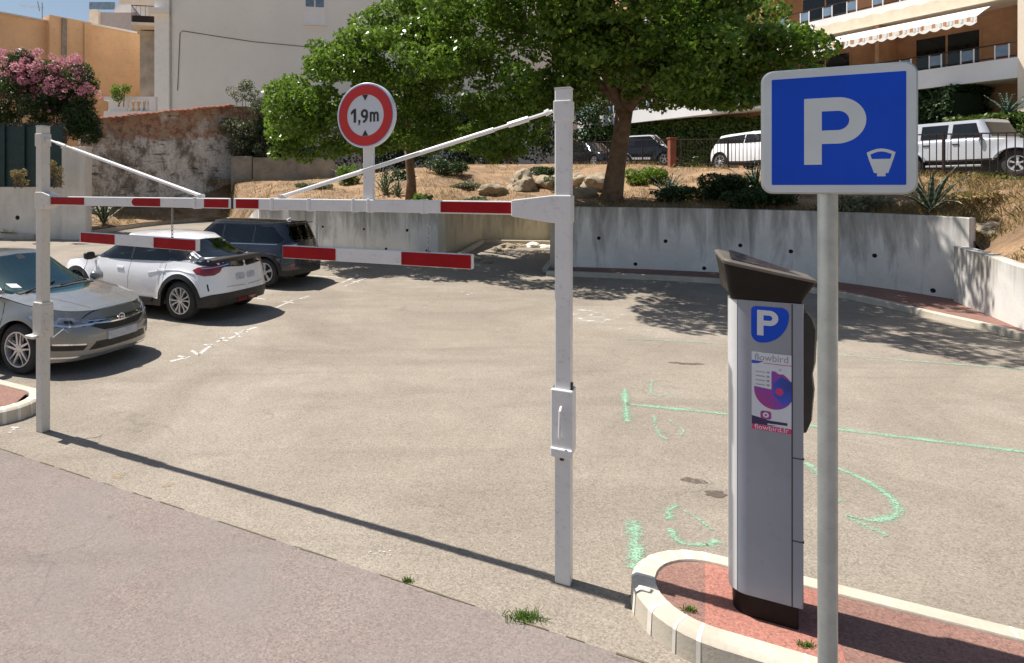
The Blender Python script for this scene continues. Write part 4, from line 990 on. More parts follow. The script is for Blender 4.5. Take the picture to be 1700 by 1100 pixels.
# ---- grey hatchback, nose to the street
def ex_grey(t, patch, strip, bvh, C):
    gl = C['mats']['glass']; bk = G_['blackgloss']
    patch('windscreen', [(-.66, .985), (-.3, .955), (0, .95), (.3, .955), (.66, .985), (.56, 1.39), (0, 1.43), (-.56, 1.39)], 'F', G_['clear_teal'])
    for s_, sd in ((1, 'L'), (-1, 'R')):
        patch('side_window', [(.83, .955), (.6, 1.12), (.22, 1.33), (-.05, 1.385), (-.05, .95)], sd, G_['clear'])
        patch('side_window', [(-.1, .955), (-.1, 1.385), (-.5, 1.38), (-1.0, 1.3), (-1.35, 1.14), (-1.1, 1.0)], sd, G_['clear'])
        hl = patch('headlight', [(-.52, .765), (-.3, .755), (0, .725), (.2, .69), (.34, .655), (.3, .615), (.12, .60), (-.1, .615), (-.28, .66), (-.44, .71)], 'F'+sd, G_['lampclear'], .004, res=.03)
        patch('lamp_line', [(-.2, .665), (.0, .635), (.28, .64), (.28, .625), (0, .615), (-.2, .645)], 'F'+sd, M['chrome'], .010, parent=hl, res=.03)
        patch('lamp_lens', [(-.08, .70), (.02, .695), (.04, .655), (-.06, .66)], 'F'+sd, G_['blackgloss'], .009, parent=hl, res=.03)
        for x0 in (.98, -.12, -1.08): strip('door_seam', [(x0, .9), (x0+.02, .7), (x0-.02 if x0 > -1 else x0+.2, .35)], sd, .008, M['black'])
        strip('door_handle', [(.05, .83), (.2, .835)], sd, .028, G_['paint_grey'], off=.014)
        strip('chrome_line', [(.8, .935), (0, .93), (-1.1, .965)], sd, .014, M['chrome'])
        # headlight seen from the front, fog lamp
        patch('fog_recess', [(s_*.52, .37), (s_*.82, .40), (s_*.8, .33), (s_*.56, .31)], 'F', M['black'])
        strip('fog_trim', [(s_*.54, .385), (s_*.66, .40), (s_*.8, .41)], 'F', .02, M['chrome'], off=.01)
    patch('grille', [(-.5, .69), (-.3, .675), (0, .67), (.3, .675), (.5, .69), (.46, .60), (.3, .53), (0, .52), (-.3, .53), (-.46, .60)], 'F', M['black'])
    for zz, ww in ((.655, .48), (.615, .42)): strip('grille_bar', [(-ww, zz+.02), (-.2, zz), (0, zz-.004), (.2, zz), (ww, zz+.02)], 'F', .016, M['chrome'], off=.01)
    patch('lower_grille', [(-.42, .40), (.42, .40), (.5, .30), (-.5, .30)], 'F', M['black'])
    patch('lower_lip', [(-.8, .245), (0, .225), (.8, .245), (.8, .225), (0, .2), (-.8, .225)], 'F', M['chrome'], .006)
    patch('number_plate', [(-.26, .50), (.26, .50), (.26, .395), (-.26, .395)], 'F', G_['platewhite'], .012)
    # round badge with a lightning bar
    h_ = bvh.ray_cast(Vector((6, 0, .64)), Vector((-1, 0, 0)))[0]; c = h_+Vector((.012, 0, 0)); mb = MB()
    mb.tube([c+Vector((0, .052*math.cos(a), .052*math.sin(a))) for a in [k*math.pi/12 for k in range(25)]], .007, 8, caps=False)
    mb.prism([c+Vector((.002, y_, z_)) for y_, z_ in ((-.06, .006), (.012, .014), (.0, -.001), (.06, -.006), (-.012, -.014), (0, .001))], (.006, 0, 0)); mb.build('badge', M['chrome'], t)
    for s_ in (-1, 1): strip('bonnet_crease', [(1.0, s_*.5), (1.5, s_*.44), (1.95, s_*.34)], 'T', .012, G_['paint_grey'], off=.003)
    strip('bonnet_seam', [(1.98, -.66), (2.03, -.3), (2.04, 0), (2.03, .3), (1.98, .66)], 'T', .008, M['black'])
    patch('wiper_cowl', [(1.0, -.62), (1.07, 0), (1.0, .62), (.93, .62), (1.0, 0), (.93, -.62)], 'T', M['black'], .012)
    for a, b in (((1.02, -.55), (.86, .05)), ((1.03, .0), (.88, .58))):
        h0 = bvh.ray_cast(Vector((a[0], a[1], 4)), Vector((0, 0, -1)))[0]; h1 = bvh.ray_cast(Vector((b[0], b[1], 4)), Vector((0, 0, -1)))[0]
        mb = MB(); mb.tube([h0+Vector((0, 0, .02)), h1+Vector((0, 0, .02))], .008, 6); mb.build('wiper', M['black'], t)
    patch('sticker', [(-.56, 1.04), (-.46, 1.03), (-.46, 1.08), (-.56, 1.09)], 'F', M['signwhite'], .008)
    patch('mirror_mount', [(-.06, 1.36), (.06, 1.36), (.05, 1.41), (-.05, 1.41)], 'F', M['black'], .007)
    for s_ in (-1, 1): mirror_(t, .72, 1.0, s_, C['W']/2, G_['paint_grey'])
car(dict(see=True, scale=1.035, name='parked_car', label='grey metallic hatchback facing right behind the left barrier post', group='cars parked side by side in the car park',
    L=4.37, W=1.81, Hb=.95, mats=dict(paint=G_['paint_grey'], trim=G_['paint_grey'], glass=G_['glass_dark']), axles=(1.285, -1.375), rw=.325, tw=.215, rr=.225,
    top=[(-2.2, .98), (-1.6, 1.0), (0, .96), (.9, .955), (1.3, .89), (1.7, .82), (2.0, .745), (2.12, .70), (2.2, .66)], low=[(-2.2, .26), (-1.9, .2), (1.7, .17), (2.0, .18), (2.2, .21)], clad=[(-2.2, .3), (0, .26), (2.2, .28)], lip=.03,
    fx=[(0, .12), (.25, .03), (.42, 0), (.55, .015), (.66, .05), (.75, .12), (.85, .2), (1, .3)], rx=RXD, sy=SYD, crown=.06, pa=6.5, pb=2.6, res=260,
    gh=dict(xa=1.02, xb=.1, xc=-1.55, xd=-2.0, wb=.80, wr=.61, roof=[(-2, 1.2), (-1.6, 1.33), (-1.0, 1.40), (-.4, 1.43), (.1, 1.42), (.5, 1.36)], rc=.05), wheel=dict(n=5, kind='twin', sep=.2), extras=ex_grey), (-5.77, 9.5, 0), R(-21))
# ---- white crossover, tail to the camera
def ex_white(t, patch, strip, bvh, C):
    bk = G_['blackgloss']
    patch('rear_window', [(-.60, 1.10), (0, 1.085), (.60, 1.10), (.5, 1.36), (0, 1.395), (-.5, 1.36)], 'B', G_['clear'], .004)
    for s_, sd in ((1, 'L'), (-1, 'R')):
        patch('side_window', [(.96, 1.01), (.75, 1.15), (.4, 1.32), (.05, 1.395), (-.1, 1.41), (-.1, 1.0)], sd, G_['clear'])
        patch('side_window', [(-.14, 1.0), (-.14, 1.41), (-.6, 1.395), (-1.1, 1.31), (-1.42, 1.19), (-1.62, 1.10), (-1.5, 1.06), (-1.1, 1.03)], sd, G_['clear'])
        strip('pillar', [(-.12, 1.0), (-.12, 1.41)], sd, .05, M['black'], off=.006)
        patch('rear_quarter', [(-1.5, 1.06), (-1.62, 1.11), (-1.86, 1.045), (-2.05, .99), (-2.0, .95), (-1.75, .99)], sd, bk, .006)
        tl = patch('tail_light', [(.34, .90), (.25, .95), (.05, .97), (-.1, .985), (-.3, 1.01), (-.3, .965), (-.16, .93), (-.12, .86), (-.02, .81), (.15, .80), (.28, .83)], 'B'+sd, G_['tailred'], .006, res=.03)
        patch('lamp_line', [(.2, .935), (-.02, .955), (-.28, .995), (-.28, .98), (-.02, .94), (.2, .92)], 'B'+sd, M['chrome'], .012, parent=tl, res=.03)
        for x0 in (1.06, -.12, -1.0): strip('door_seam', [(x0, .98), (x0+.02, .7), (x0 if x0 > -1 else x0+.05, .44)], sd, .008, M['steel'])
        for x0 in (.12, -.92): strip('door_handle', [(x0-.09, .86), (x0+.09, .865)], sd, .028, G_['paint_white'], off=.016)
        strip('shoulder_line', [(-.6, .80), (-1.0, .87), (-1.35, .885), (-1.7, .84)], sd, .012, G_['paint_white'], off=.012)
        strip('bumper_slot', [(-1.93, .66), (-1.945, .60), (-1.96, .54)], sd, .02, M['black'], off=.004)
        patch('door_trim', [(.85, .36), (-.75, .36), (-.72, .28), (.82, .28)], sd, M['black'], .02)
    # spoiler and black tail panel
    patch('tail_panel', [(-.56, 1.075), (0, 1.06), (.56, 1.075), (.58, .95), (0, .91), (-.58, .95)], 'B', bk, .006)
    mb = MB(); rows = []
    for i in range(25):
        y = -.70+1.4*i/24; e = abs(y/.70)**3; xb = -2.10+.17*e; z = 1.07-.03*e
        rows.append([(xb+.26, y, z+.03), (xb+.08, y, z+.035), (xb-.015, y, z+.035), (xb-.03, y, z+.02), (xb+.0, y, z-.04), (xb+.05, y, z-.11), (xb+.2, y, z-.12)])
    mb.sheet(rows); mb.add(rows[0], [tuple(range(7))]); mb.add(rows[-1], [tuple(range(7))]); mb.build('spoiler', M['black'], t, smooth=True, auto=50)
    patch('number_plate', [(-.26, .80), (.26, .80), (.26, .69), (-.26, .69)], 'B', G_['platewhite'], .012)
    patch('boot_crease', [(-.5, .60), (0, .585), (.5, .60), (.5, .59), (0, .572), (-.5, .59)], 'B', M['steel'], .003)
    patch('badge', [(-.64, .86), (-.55, .86), (-.55, .84), (-.64, .84)], 'B', M['chrome'], .008)
    patch('reflector', [(-.28, .36), (.28, .36), (.22, .30), (-.22, .30)], 'B', G_['tailred'], .014)
    h0 = bvh.ray_cast(Vector((-1.15, 0, 4)), Vector((0, 0, -1)))[0]; mb = MB(); mb.tube([h0, h0+Vector((-.06, 0, .03)), h0+Vector((-.13, 0, .05))], [.035, .02, .008], 8); mb.build('roof_antenna', M['black'], t, smooth=True)
    for s_ in (-1, 1): mirror_(t, .86, 1.05, s_, C['W']/2, M['black'])
car(dict(see=True, name='parked_car', label='white crossover with black spoiler between the grey and the dark blue cars', group='cars parked side by side in the car park',
    scale=1.045, L=4.36, W=1.80, Hb=1.03, mats=dict(paint=G_['paint_white'], trim=M['black'], glass=G_['glass_dark']), axles=(1.30, -1.37), rw=.345, tw=.2, rr=.235, cladding=True, cladout=.012,
    top=[(-2.2, 1.04), (-1.8, 1.06), (-1.2, 1.03), (0, 1.01), (1.0, 1.0), (1.4, .95), (1.8, .88), (2.05, .82), (2.2, .78)], low=[(-2.2, .30), (-1.9, .25), (0, .2), (1.9, .22), (2.2, .25)],
    clad=[(-2.2, .50), (-2.0, .48), (-1.8, .42), (-1.6, .36), (0, .34), (1.8, .38), (2.2, .42)], lip=.085, fx=FXD, rx=[(0, .16), (.25, .05), (.42, 0), (.6, .03), (.75, .06), (.88, .06), (1, .1)], sy=SYD, crown=.04, pa=6, pb=2.6, res=260, flare=.03,
    gh=dict(xa=1.15, xb=.3, xc=-1.1, xd=-2.08, wb=.82, wr=.62, roof=[(-2.1, 1.06), (-1.9, 1.14), (-1.6, 1.27), (-1.2, 1.39), (-.8, 1.455), (-.3, 1.48), (.2, 1.47), (.6, 1.40)], rc=.045, taper=.1), wheel=dict(n=6, kind='loop'), extras=ex_white), (-4.646, 12.83, .03), R(154))
# ---- dark small crossover behind
def ex_mini(t, patch, strip, bvh, C):
    patch('rear_window', [(-.58, 1.10), (0, 1.09), (.58, 1.10), (.52, 1.40), (0, 1.43), (-.52, 1.40)], 'B', G_['privacy'])
    for s_, sd in ((1, 'L'), (-1, 'R')):
        patch('side_window', [(.92, 1.03), (.7, 1.20), (.42, 1.42), (-.1, 1.445), (-.1, 1.03)], sd, G_['privacy'])
        patch('side_window', [(-.15, 1.03), (-.15, 1.445), (-1.0, 1.43), (-1.0, 1.03)], sd, G_['privacy'])
        patch('side_window', [(-1.05, 1.03), (-1.05, 1.43), (-1.55, 1.39), (-1.82, 1.10), (-1.75, 1.05)], sd, G_['privacy'])
        strip('shoulder_line', [(1.0, .995), (0, .99), (-1.7, 1.0)], sd, .014, M['chrome'])
        o = patch('tail_light', [(-.22, .99), (.08, .99), (.08, .74), (-.14, .72), (-.2, .78)], 'B'+sd, M['chrome'], .006, res=.03)
        patch('lens', [(-.195, .965), (.055, .965), (.055, .765), (-.125, .745), (-.175, .79)], 'B'+sd, G_['tailred'], .012, parent=o, res=.03)
        patch('reflector', [(s_*.62, .53), (s_*.72, .53), (s_*.72, .44), (s_*.62, .44)], 'B', G_['tailred'], .006)
        for x0 in (-.12, -1.02): strip('door_seam', [(x0, 1.0), (x0, .5)], sd, .008, M['black'])
        strip('roof_rail', [(.4, 1.47), (-1.5, 1.47)], sd, .02, M['black'], off=.01)
    patch('number_plate', [(-.26, .80), (.26, .80), (.26, .69), (-.26, .69)], 'B', G_['platewhite'], .012)
    mb = MB(); mb.beam(Vector((-1.85, -.54, 1.478)), Vector((-1.85, .54, 1.478)), .13, .03); mb.build('roof_spoiler', G_['paint_blue'], t, bevel=.01)
    h0 = bvh.ray_cast(Vector((-1.5, 0, 4)), Vector((0, 0, -1)))[0]; mb = MB(); mb.tube([h0, h0+Vector((-.06, 0, .04)), h0+Vector((-.1, 0, .06))], [.035, .02, .008], 8); mb.build('roof_antenna', M['white'], t)
    for s_ in (-1, 1): mirror_(t, .8, 1.08, s_, C['W']/2, G_['paint_blue'])
car(dict(see=True, name='parked_car', label='dark blue hatchback with red tail lights parked nearest the concrete wall', group='cars parked side by side in the car park',
    L=4.3, W=1.82, Hb=1.03, mats=dict(paint=G_['paint_blue'], trim=M['black'], glass=G_['glass_dark'], roof=G_['paint_blue']), axles=(1.27, -1.4), rw=.335, tw=.21, rr=.225, cladding=True, cladout=.01,
    top=[(-2.2, 1.02), (-1, 1.03), (0, 1.02), (1.1, 1.0), (1.8, .93), (2.1, .84), (2.2, .8)], low=[(-2.2, .28), (0, .21), (2.2, .25)], clad=[(-2.2, .42), (-1.9, .38), (0, .33), (2.2, .4)], lip=.07,
    fx=FXD, rx=[(0, .12), (.3, 0), (.5, 0), (.7, .03), (1, .08)], sy=SYD, crown=.04, pa=6.5, pb=2.8, res=200,
    gh=dict(xa=1.05, xb=.4, xc=-1.85, xd=-2.06, wb=.82, wr=.66, roof=[(-2, 1.48), (-1, 1.51), (0, 1.52), (.5, 1.5)], rc=.04), wheel=dict(n=5), extras=ex_mini), (-3.74, 15.89, .14), R(157))
# ---- cars on the upper road (plain side glass, lamps, wheels)
def ex_far(side_w, rear=None, lamps=True, lamp_z=.9, screen=None):
    def f(t, patch, strip, bvh, C):
        for sd in 'LR':
            for k, p in enumerate(side_w): patch('side_window', p, sd, G_['glass_dark'])
            for x0 in C.get('seams', ()): strip('door_seam', [(x0, C['Hb']-.05), (x0, .5)], sd, .014, M['steel'])
            for x0 in C.get('handles', ()): strip('door_handle', [(x0-.09, C['Hb']-.16), (x0+.09, C['Hb']-.16)], sd, .04, M['black'], off=.03)
            if lamps: patch('tail_light', [(-.12, lamp_z+.07), (.14, lamp_z+.06), (.12, lamp_z-.06), (-.12, lamp_z-.08)], 'B'+sd, G_['tailred'])
        if screen: patch('windscreen', screen, 'F', G_['glass_dark'])
        if rear: patch('rear_window', rear, 'B', G_['glass_dark'])
        if C.get('more'): C['more'](t, patch, strip, bvh, C)
        for s_ in (-1, 1): mirror_(t, C['gh']['xa']-.25, C['Hb']+.08, s_, C['W']/2, M['black'])
    return f
HU = math.atan2(-.96, .28)
grp = 'cars parked on the upper road'
def jeep_more(t, patch, strip, bvh, C):
    W = C['W']/2
    for a in C['axles']:
        for s_ in (-1, 1):
            mb = MB(); rows = []
            for i in range(17):
                an = R(12+156*i/16); x, z = a+.56*math.cos(an), .40+.50*math.sin(an)**.8
                rows.append([(x, s_*(W-.12), z+.03), (x, s_*(W+.07), z+.02), (x, s_*(W+.08), z-.03), (x, s_*(W-.12), z-.02)])
            mb.sheet(rows); mb.build('fender_flare', G_['paint_silver'], t, smooth=True, auto=40)
    for s_ in (-1, 1):
        mb = MB(); mb.beam(Vector((.8, s_*(W-.02), .36)), Vector((-.75, s_*(W-.02), .36)), .12, .07); mb.build('side_step', M['steel'], t, bevel=.02)
    mb = MB(); mb.lathe([(.38, -.1), (.4, 0), (.38, .12), (.2, .13)], (-C['L']/2-.08, 0, .95), (-1, 0, 0), 32); mb.build('spare_wheel', M['rubber'], t, smooth=True, auto=40)
car(dict(name='off_road_car', label='silver white boxy four-door off-roader with flared arches on the upper road behind the railing', group=grp, L=4.55, W=1.8, Hb=1.22, mats=dict(paint=G_['paint_silver'], trim=M['black'], glass=G_['glass_dark']),
    axles=(1.65, -1.3), rw=.40, tw=.25, rr=.23, Ra=.48, cladding=True, top=[(-2.3, 1.23), (.7, 1.22), (.95, 1.2), (1.9, 1.13), (2.2, 1.08)], low=[(-2.3, .55), (0, .5), (2.3, .55)], clad=[(-2.3, .6), (0, .56), (2.3, .6)], lip=.02,
    fx=[(0, .1), (.4, 0), (1, .04)], rx=[(0, .04), (1, .02)], sy=[(0, .02), (.5, 0), (.95, .02), (1, .06)], crown=.02, pa=14, pb=9, res=160, handles=(.1, -.75), seams=(.78, -.12, -.98),
    gh=dict(xa=.98, xb=.68, xc=-2.18, xd=-2.24, wb=.84, wr=.72, roof=[(-2.3, 1.82), (.9, 1.82)], rc=.03, a=14, b=9), wheel=dict(n=5), more=jeep_more,
    extras=ex_far([[(.72, 1.26), (.56, 1.72), (-.05, 1.72), (-.05, 1.26)], [(-.18, 1.26), (-.18, 1.72), (-.95, 1.72), (-.95, 1.26)], [(-1.08, 1.26), (-1.08, 1.72), (-2.05, 1.72), (-2.05, 1.26)]], screen=[(-.66, 1.28), (.66, 1.28), (.6, 1.74), (-.6, 1.74)])), (19.35, 20.2, rz_(20.2)), HU)
car(dict(name='parked_car', label='white sport utility car with dark glass on the upper road beside the blue sign', group=grp, L=4.37, W=1.9, Hb=1.1, mats=dict(paint=G_['paint_white'], trim=M['black'], glass=G_['glass_dark']),
    axles=(1.3, -1.35), rw=.36, tw=.23, rr=.27, cladding=True, top=[(-2.2, 1.12), (0, 1.08), (1.0, 1.05), (2.2, .9)], low=[(-2.2, .32), (0, .24), (2.2, .3)], clad=[(-2.2, .42), (0, .34), (2.2, .4)], lip=.05,
    fx=FXD, rx=RXD, sy=SYD, crown=.04, pa=6, pb=2.8, res=150, gh=dict(xa=1.1, xb=.4, xc=-1.75, xd=-2.05, wb=.86, wr=.68, roof=[(-2, 1.5), (-1, 1.58), (.3, 1.62)], rc=.04), wheel=dict(n=5, kind='twin'),
    extras=ex_far([[(.95, 1.12), (.5, 1.5), (-.1, 1.52), (-.1, 1.13)], [(-.14, 1.13), (-.14, 1.52), (-1.3, 1.46), (-1.85, 1.38), (-1.8, 1.2)]], rear=[(-.7, 1.16), (.7, 1.16), (.6, 1.48), (-.6, 1.48)], lamp_z=1.0)), (16.6, 26.9, rz_(26.9)), HU)
def smart_more(t, patch, strip, bvh, C):
    for sd in 'LR':
        FPt = [(.85, .98), (.62, 1.36), (.3, 1.5), (-.7, 1.5), (-1.05, 1.4), (-1.22, 1.0), (-1.18, .7), (-.98, .45), (-.6, .36), (.3, .34)]
        for p, q in zip(FPt[:-1], FPt[1:]): strip('safety_frame', [p, q], sd, .11, G_['paint_white'], off=.02)
        strip('bonnet_edge', [(.85, .98), (1.2, .8)], sd, .1, G_['paint_white'], off=.012)
car(dict(name='city_car', label='tiny black city car with white frame behind the railing beside the big trunk', group=grp, L=2.75, W=1.65, Hb=.98, mats=dict(paint=G_['blackgloss'], trim=M['black'], glass=G_['glass_dark']),
    axles=(.93, -.93), rw=.3, tw=.18, rr=.2, cladding=True, top=[(-1.4, .98), (.6, .98), (1.0, .9), (1.4, .75)], low=[(-1.4, .28), (0, .22), (1.4, .26)], clad=[(-1.4, .34), (1.4, .34)], lip=.03,
    fx=[(0, .08), (.4, 0), (1, .2)], rx=[(0, .1), (.4, 0), (1, .06)], sy=SYD, crown=.04, pa=5, pb=2.8, res=120, gh=dict(xa=.95, xb=.35, xc=-1.1, xd=-1.3, wb=.76, wr=.62, roof=[(-1.3, 1.48), (0, 1.53), (.5, 1.48)], rc=.04), wheel=dict(n=5),
    extras=ex_far([[(.6, 1.0), (.35, 1.38), (-.45, 1.4), (-.5, 1.0)]], lamps=False, screen=[(-.6, 1.05), (.6, 1.05), (.52, 1.44), (-.52, 1.44)]), more=smart_more), (13.35, 30.8, rz_(30.8)), math.atan2(-.62, .78))
car(dict(name='parked_car', label='black car half hidden in the shade left of the big trunk on the upper road', group=grp, L=4.1, W=1.75, Hb=.95, mats=dict(paint=G_['blackgloss'], trim=M['black'], glass=G_['glass_dark']),
    axles=(1.25, -1.25), rw=.33, tw=.2, rr=.23, top=[(-2.1, .95), (0, .94), (1.0, .92), (2.1, .7)], low=[(-2.1, .24), (2.1, .22)], clad=[(-2.1, .3), (2.1, .3)], lip=.03,
    fx=FXD, rx=RXD, sy=SYD, crown=.04, pa=6, pb=2.8, res=110, gh=dict(xa=1.0, xb=.3, xc=-1.5, xd=-1.95, wb=.78, wr=.62, roof=[(-2, 1.3), (-1, 1.42), (.3, 1.42)], rc=.04), wheel=dict(n=5),
    extras=ex_far([[(.8, .97), (.3, 1.32), (-.1, 1.35), (-.1, .97)], [(-.14, .97), (-.14, 1.35), (-1.2, 1.28), (-1.6, 1.08)]])), (12.2, 35.6, rz_(35.6)), HU)
# ------------------------------------------------------------------ vegetation
def np_mesh(name, V, Fc, mat, parent=None, k=4):
    me = bpy.data.meshes.new(name); nv, nf = len(V), len(Fc)
    me.vertices.add(nv); me.vertices.foreach_set('co', V.astype(np.float32).ravel())
    me.loops.add(nf*k); me.loops.foreach_set('vertex_index', Fc.astype(np.int32).ravel())
    me.polygons.add(nf); me.polygons.foreach_set('loop_start', np.arange(nf, dtype=np.int32)*k)
    try: me.polygons.foreach_set('loop_total', np.full(nf, k, dtype=np.int32))
    except Exception: pass
    for m_ in (mat if isinstance(mat, list) else [mat]): me.materials.append(m_)
    me.update(calc_edges=True); o = bpy.data.objects.new(name, me); COL.objects.link(o)
    if parent is not None: o.parent = parent
    return o
def leaf_cloud(rng, clumps, n, L, Wd, up=.35, shell=.55, fold=True):
    """clumps: rows cx,cy,cz,rx,ry,rz. Kite-shaped leaves scattered through each clump, denser towards its surface"""
    C = np.array(clumps, float); wgt = (C[:, 3]*C[:, 4]*C[:, 5])**.72; idx = rng.choice(len(C), n, p=wgt/wgt.sum())
    d = rng.normal(size=(n, 3)); d /= np.linalg.norm(d, axis=1)[:, None]
    r_ = rng.uniform(0, 1, n)**.33*(1-shell)+shell*rng.uniform(.72, 1.06, n)
    P = C[idx, :3]+d*r_[:, None]*C[idx, 3:6]
    nr = d*.4+rng.normal(size=(n, 3))*.75+np.array([0, 0, up]); nr /= np.linalg.norm(nr, axis=1)[:, None]
    t = rng.normal(size=(n, 3)); t[:, 2] -= .35; t -= nr*(t*nr).sum(1)[:, None]; t /= np.linalg.norm(t, axis=1)[:, None]
    b = np.cross(nr, t); s = rng.uniform(.6, 1.25, n)[:, None]
    V = np.stack([P-t*L*.5*s, P+b*Wd*.5*s+t*L*.05*s, P+t*L*.5*s-nr*L*.12*s, P-b*Wd*.5*s+t*L*.05*s], 1).reshape(-1, 3)
    return V, np.arange(4*n).reshape(n, 4)
def limb(mb, a, b, r0, r1, rng, bend=.12, k=7):
    a, b = Vector(a), Vector(b); L = (b-a).length; off = Vector(rng.normal(size=3))*bend*L; P = []
    for i in range(k+1):
        u = i/k; P.append(a.lerp(b, u)+off*math.sin(math.pi*u)*(.5)+Vector((0, 0, .06*L*math.sin(math.pi*u))))
    mb.tube(P, [r0+(r1-r0)*i/k for i in range(k+1)], 9); return P
def clump_field(rng, env, n, r0, r1, gap=.0):
    """env: list of ellipsoids (cx,cy,cz,rx,ry,rz,weight): clumps placed near the outer part of each"""
    out = []; wt = np.array([e[6] for e in env], float); wt /= wt.sum()
    while len(out) < n:
        e = env[rng.choice(len(env), p=wt)]; d = rng.normal(size=3); d /= np.linalg.norm(d)
        rr = rng.uniform(.35, 1)**.6; q = np.array(e[:3])+d*rr*np.array(e[3:6]); s = rng.uniform(r0, r1)
        out.append((*q, s*rng.uniform(.9, 1.3), s*rng.uniform(.9, 1.3), s*rng.uniform(.5, .8)))
    return out
M['leafA'] = foliage('bright_leaves', [(.05, .11, .015), (.11, .21, .025), (.19, .31, .04), (.3, .42, .09)], .45, .3)
M['leafB'] = foliage('broad_leaves', [(.035, .09, .013), (.08, .165, .02), (.14, .25, .03), (.24, .36, .06)], .42, .3)
M['leafgrey'] = foliage('grey_green_leaves', [(.1, .11, .06), (.17, .18, .11), (.26, .27, .18), (.08, .1, .05)], .25, .6)
M['leafdark'] = foliage('dark_leaves', [(.015, .035, .01), (.022, .055, .014), (.035, .08, .02)], .2)
M['hedge'] = foliage('hedge_leaves', [(.03, .065, .012), (.05, .1, .015), (.09, .15, .02), (.14, .17, .03)], .25)
M['oleander'] = foliage('oleander_leaves', [(.02, .045, .015), (.035, .075, .02), (.07, .12, .04)], .25)
M['pink'] = foliage('pink_petals', [(.85, .25, .42), (.9, .36, .52), (.92, .55, .65), (.75, .15, .33)], .35, .6)
def tree(name, label, base, trunk, envs, nclump, cr, nleaf, L, Wd, mat, seed, limbs, group=None, extra=()):
    rng = np.random.default_rng(seed); t = thing(name, label, 'tree', base, 0, group)
    cl = clump_field(rng, envs, nclump, *cr)+list(extra); mb = MB()
    tp = [Vector(p) for p in trunk[0]]; mb.tube(tp, trunk[1], 14)
    fork = tp[-1]
    for q in limbs: 
        P = limb(mb, fork+(tp[-2]-fork)*rng.uniform(0, .4), q, trunk[1][-1]*.7, .045, rng)
        near = sorted(cl, key=lambda c: (Vector(c[:3])-Vector(q)).length)[:7]
        for c in near: limb(mb, P[rng.integers(3, len(P))], c[:3], .035, .012, rng, .15, 5)
    mb.build('trunk', M['bark'], t, smooth=True, world=True)
    V, Fc = leaf_cloud(rng, cl, nleaf, L, Wd)
    V = V-np.array(base); np_mesh('crown', V, Fc, mat, t); return t
b1 = bp(682, 333, 23.5); b2 = bp(1018, 334, 18.2)
# left tree (smaller, further)
Y1 = b1.y
def nearer(E, Y, dz=0):                               # ellipsoids given at depth ~22.7, brought forward along the sight lines
    out = []
    for e in E: k = (e[1]-22.7+Y)/e[1]; out.append((e[0]*k, e[1]*k, CH+(e[2]-CH)*k, e[3]*k, e[4]*k*.95, e[5]*k)+tuple(e[6:]))
    return out
E1 = nearer([(-2.2, 22.6, 5.4, 2.3, 2.3, 1.9, 1.2), (-.9, 22.6, 6.6, 1.9, 2.3, 1.6, 1.1), (.7, 22.8, 7.0, 2.2, 2.4, 1.9, 1.2), (2.6, 23.2, 7.2, 2.2, 2.4, 2.3, 1.1), (-1.2, 22.2, 5.0, 1.8, 2.6, 1.3, .9), (.9, 24.0, 5.2, 1.8, 1.6, 1.2, .6), (2.9, 24.2, 5.2, 2.0, 1.8, 1.4, .8), (1.2, 21.0, 7.0, 2.4, 1.8, 1.2, .8), (3.6, 23.4, 9.6, 2.2, 2.4, 2.0, .8), (-3.1, 22.4, 4.9, 1.3, 1.5, 1.2, .5), (1.6, 22.8, 9.0, 1.6, 2.2, 1.2, .4)], 19.0)
tree('broadleaf_tree', 'bright green tree behind the round height sign with leaning brown trunk', b1, ([(b1.x, b1.y, b1.z-.2), (b1.x+.02, b1.y, b1.z+.7), (b1.x-.05, b1.y-.05, b1.z+1.4), (b1.x-.1, b1.y-.1, b1.z+2.1)], [.23, .17, .15, .16]), E1, 175, (.28, .72), 62000, .15, .08, M['leafA'], 4,
     [(e[0]*.9, e[1], e[2]) for e in E1[:5]], extra=nearer([(-3.7, 22.3, 3.75, .5, .5, .3), (-3.2, 22.3, 4.2, .6, .5, .4), (-.4, 22.2, 4.0, .9, .7, .4), (-2.8, 22.3, 3.6, .5, .4, .25), (-1.6, 22.3, 4.0, .8, .5, .4), (.4, 22.0, 4.1, .7, .5, .4)], 19.4))
# right tree (large, over the wall)
E2 = [(4.6, 17.2, 6.6, 2.3, 2.6, 1.9, 1.1), (7.2, 16.2, 6.2, 2.6, 2.9, 1.8, 1.2), (8.9, 16.6, 6.7, 1.9, 1.6, 1.4, 1.0), (6.8, 17.2, 5.5, 2.3, 2.0, .7, .8), (4.0, 17.0, 8.8, 2.4, 2.4, 1.6, .7), (6.6, 16.2, 8.9, 2.2, 2.7, 1.7, .9), (8.2, 16.4, 8.9, 1.7, 2.0, 1.4, .6), (4.1, 17.6, 4.7, 1.2, 1.6, 1.0, .4), (8.6, 16.4, 5.5, 1.7, 1.4, .7, .6), (9.8, 16.0, 6.0, .9, 1.0, .8, .4),
      (2.1, 15.2, 8.3, 1.7, 1.7, 1.3, .6), (3.4, 13.7, 8.0, 2.0, 1.6, 1.3, .8), (5.0, 12.9, 7.9, 1.9, 1.8, 1.2, .9), (5.5, 13.8, 8.3, 1.2, 1.5, 1.2, .4), (5.2, 14.8, 6.6, 2.2, 1.4, 1.2, .7)]
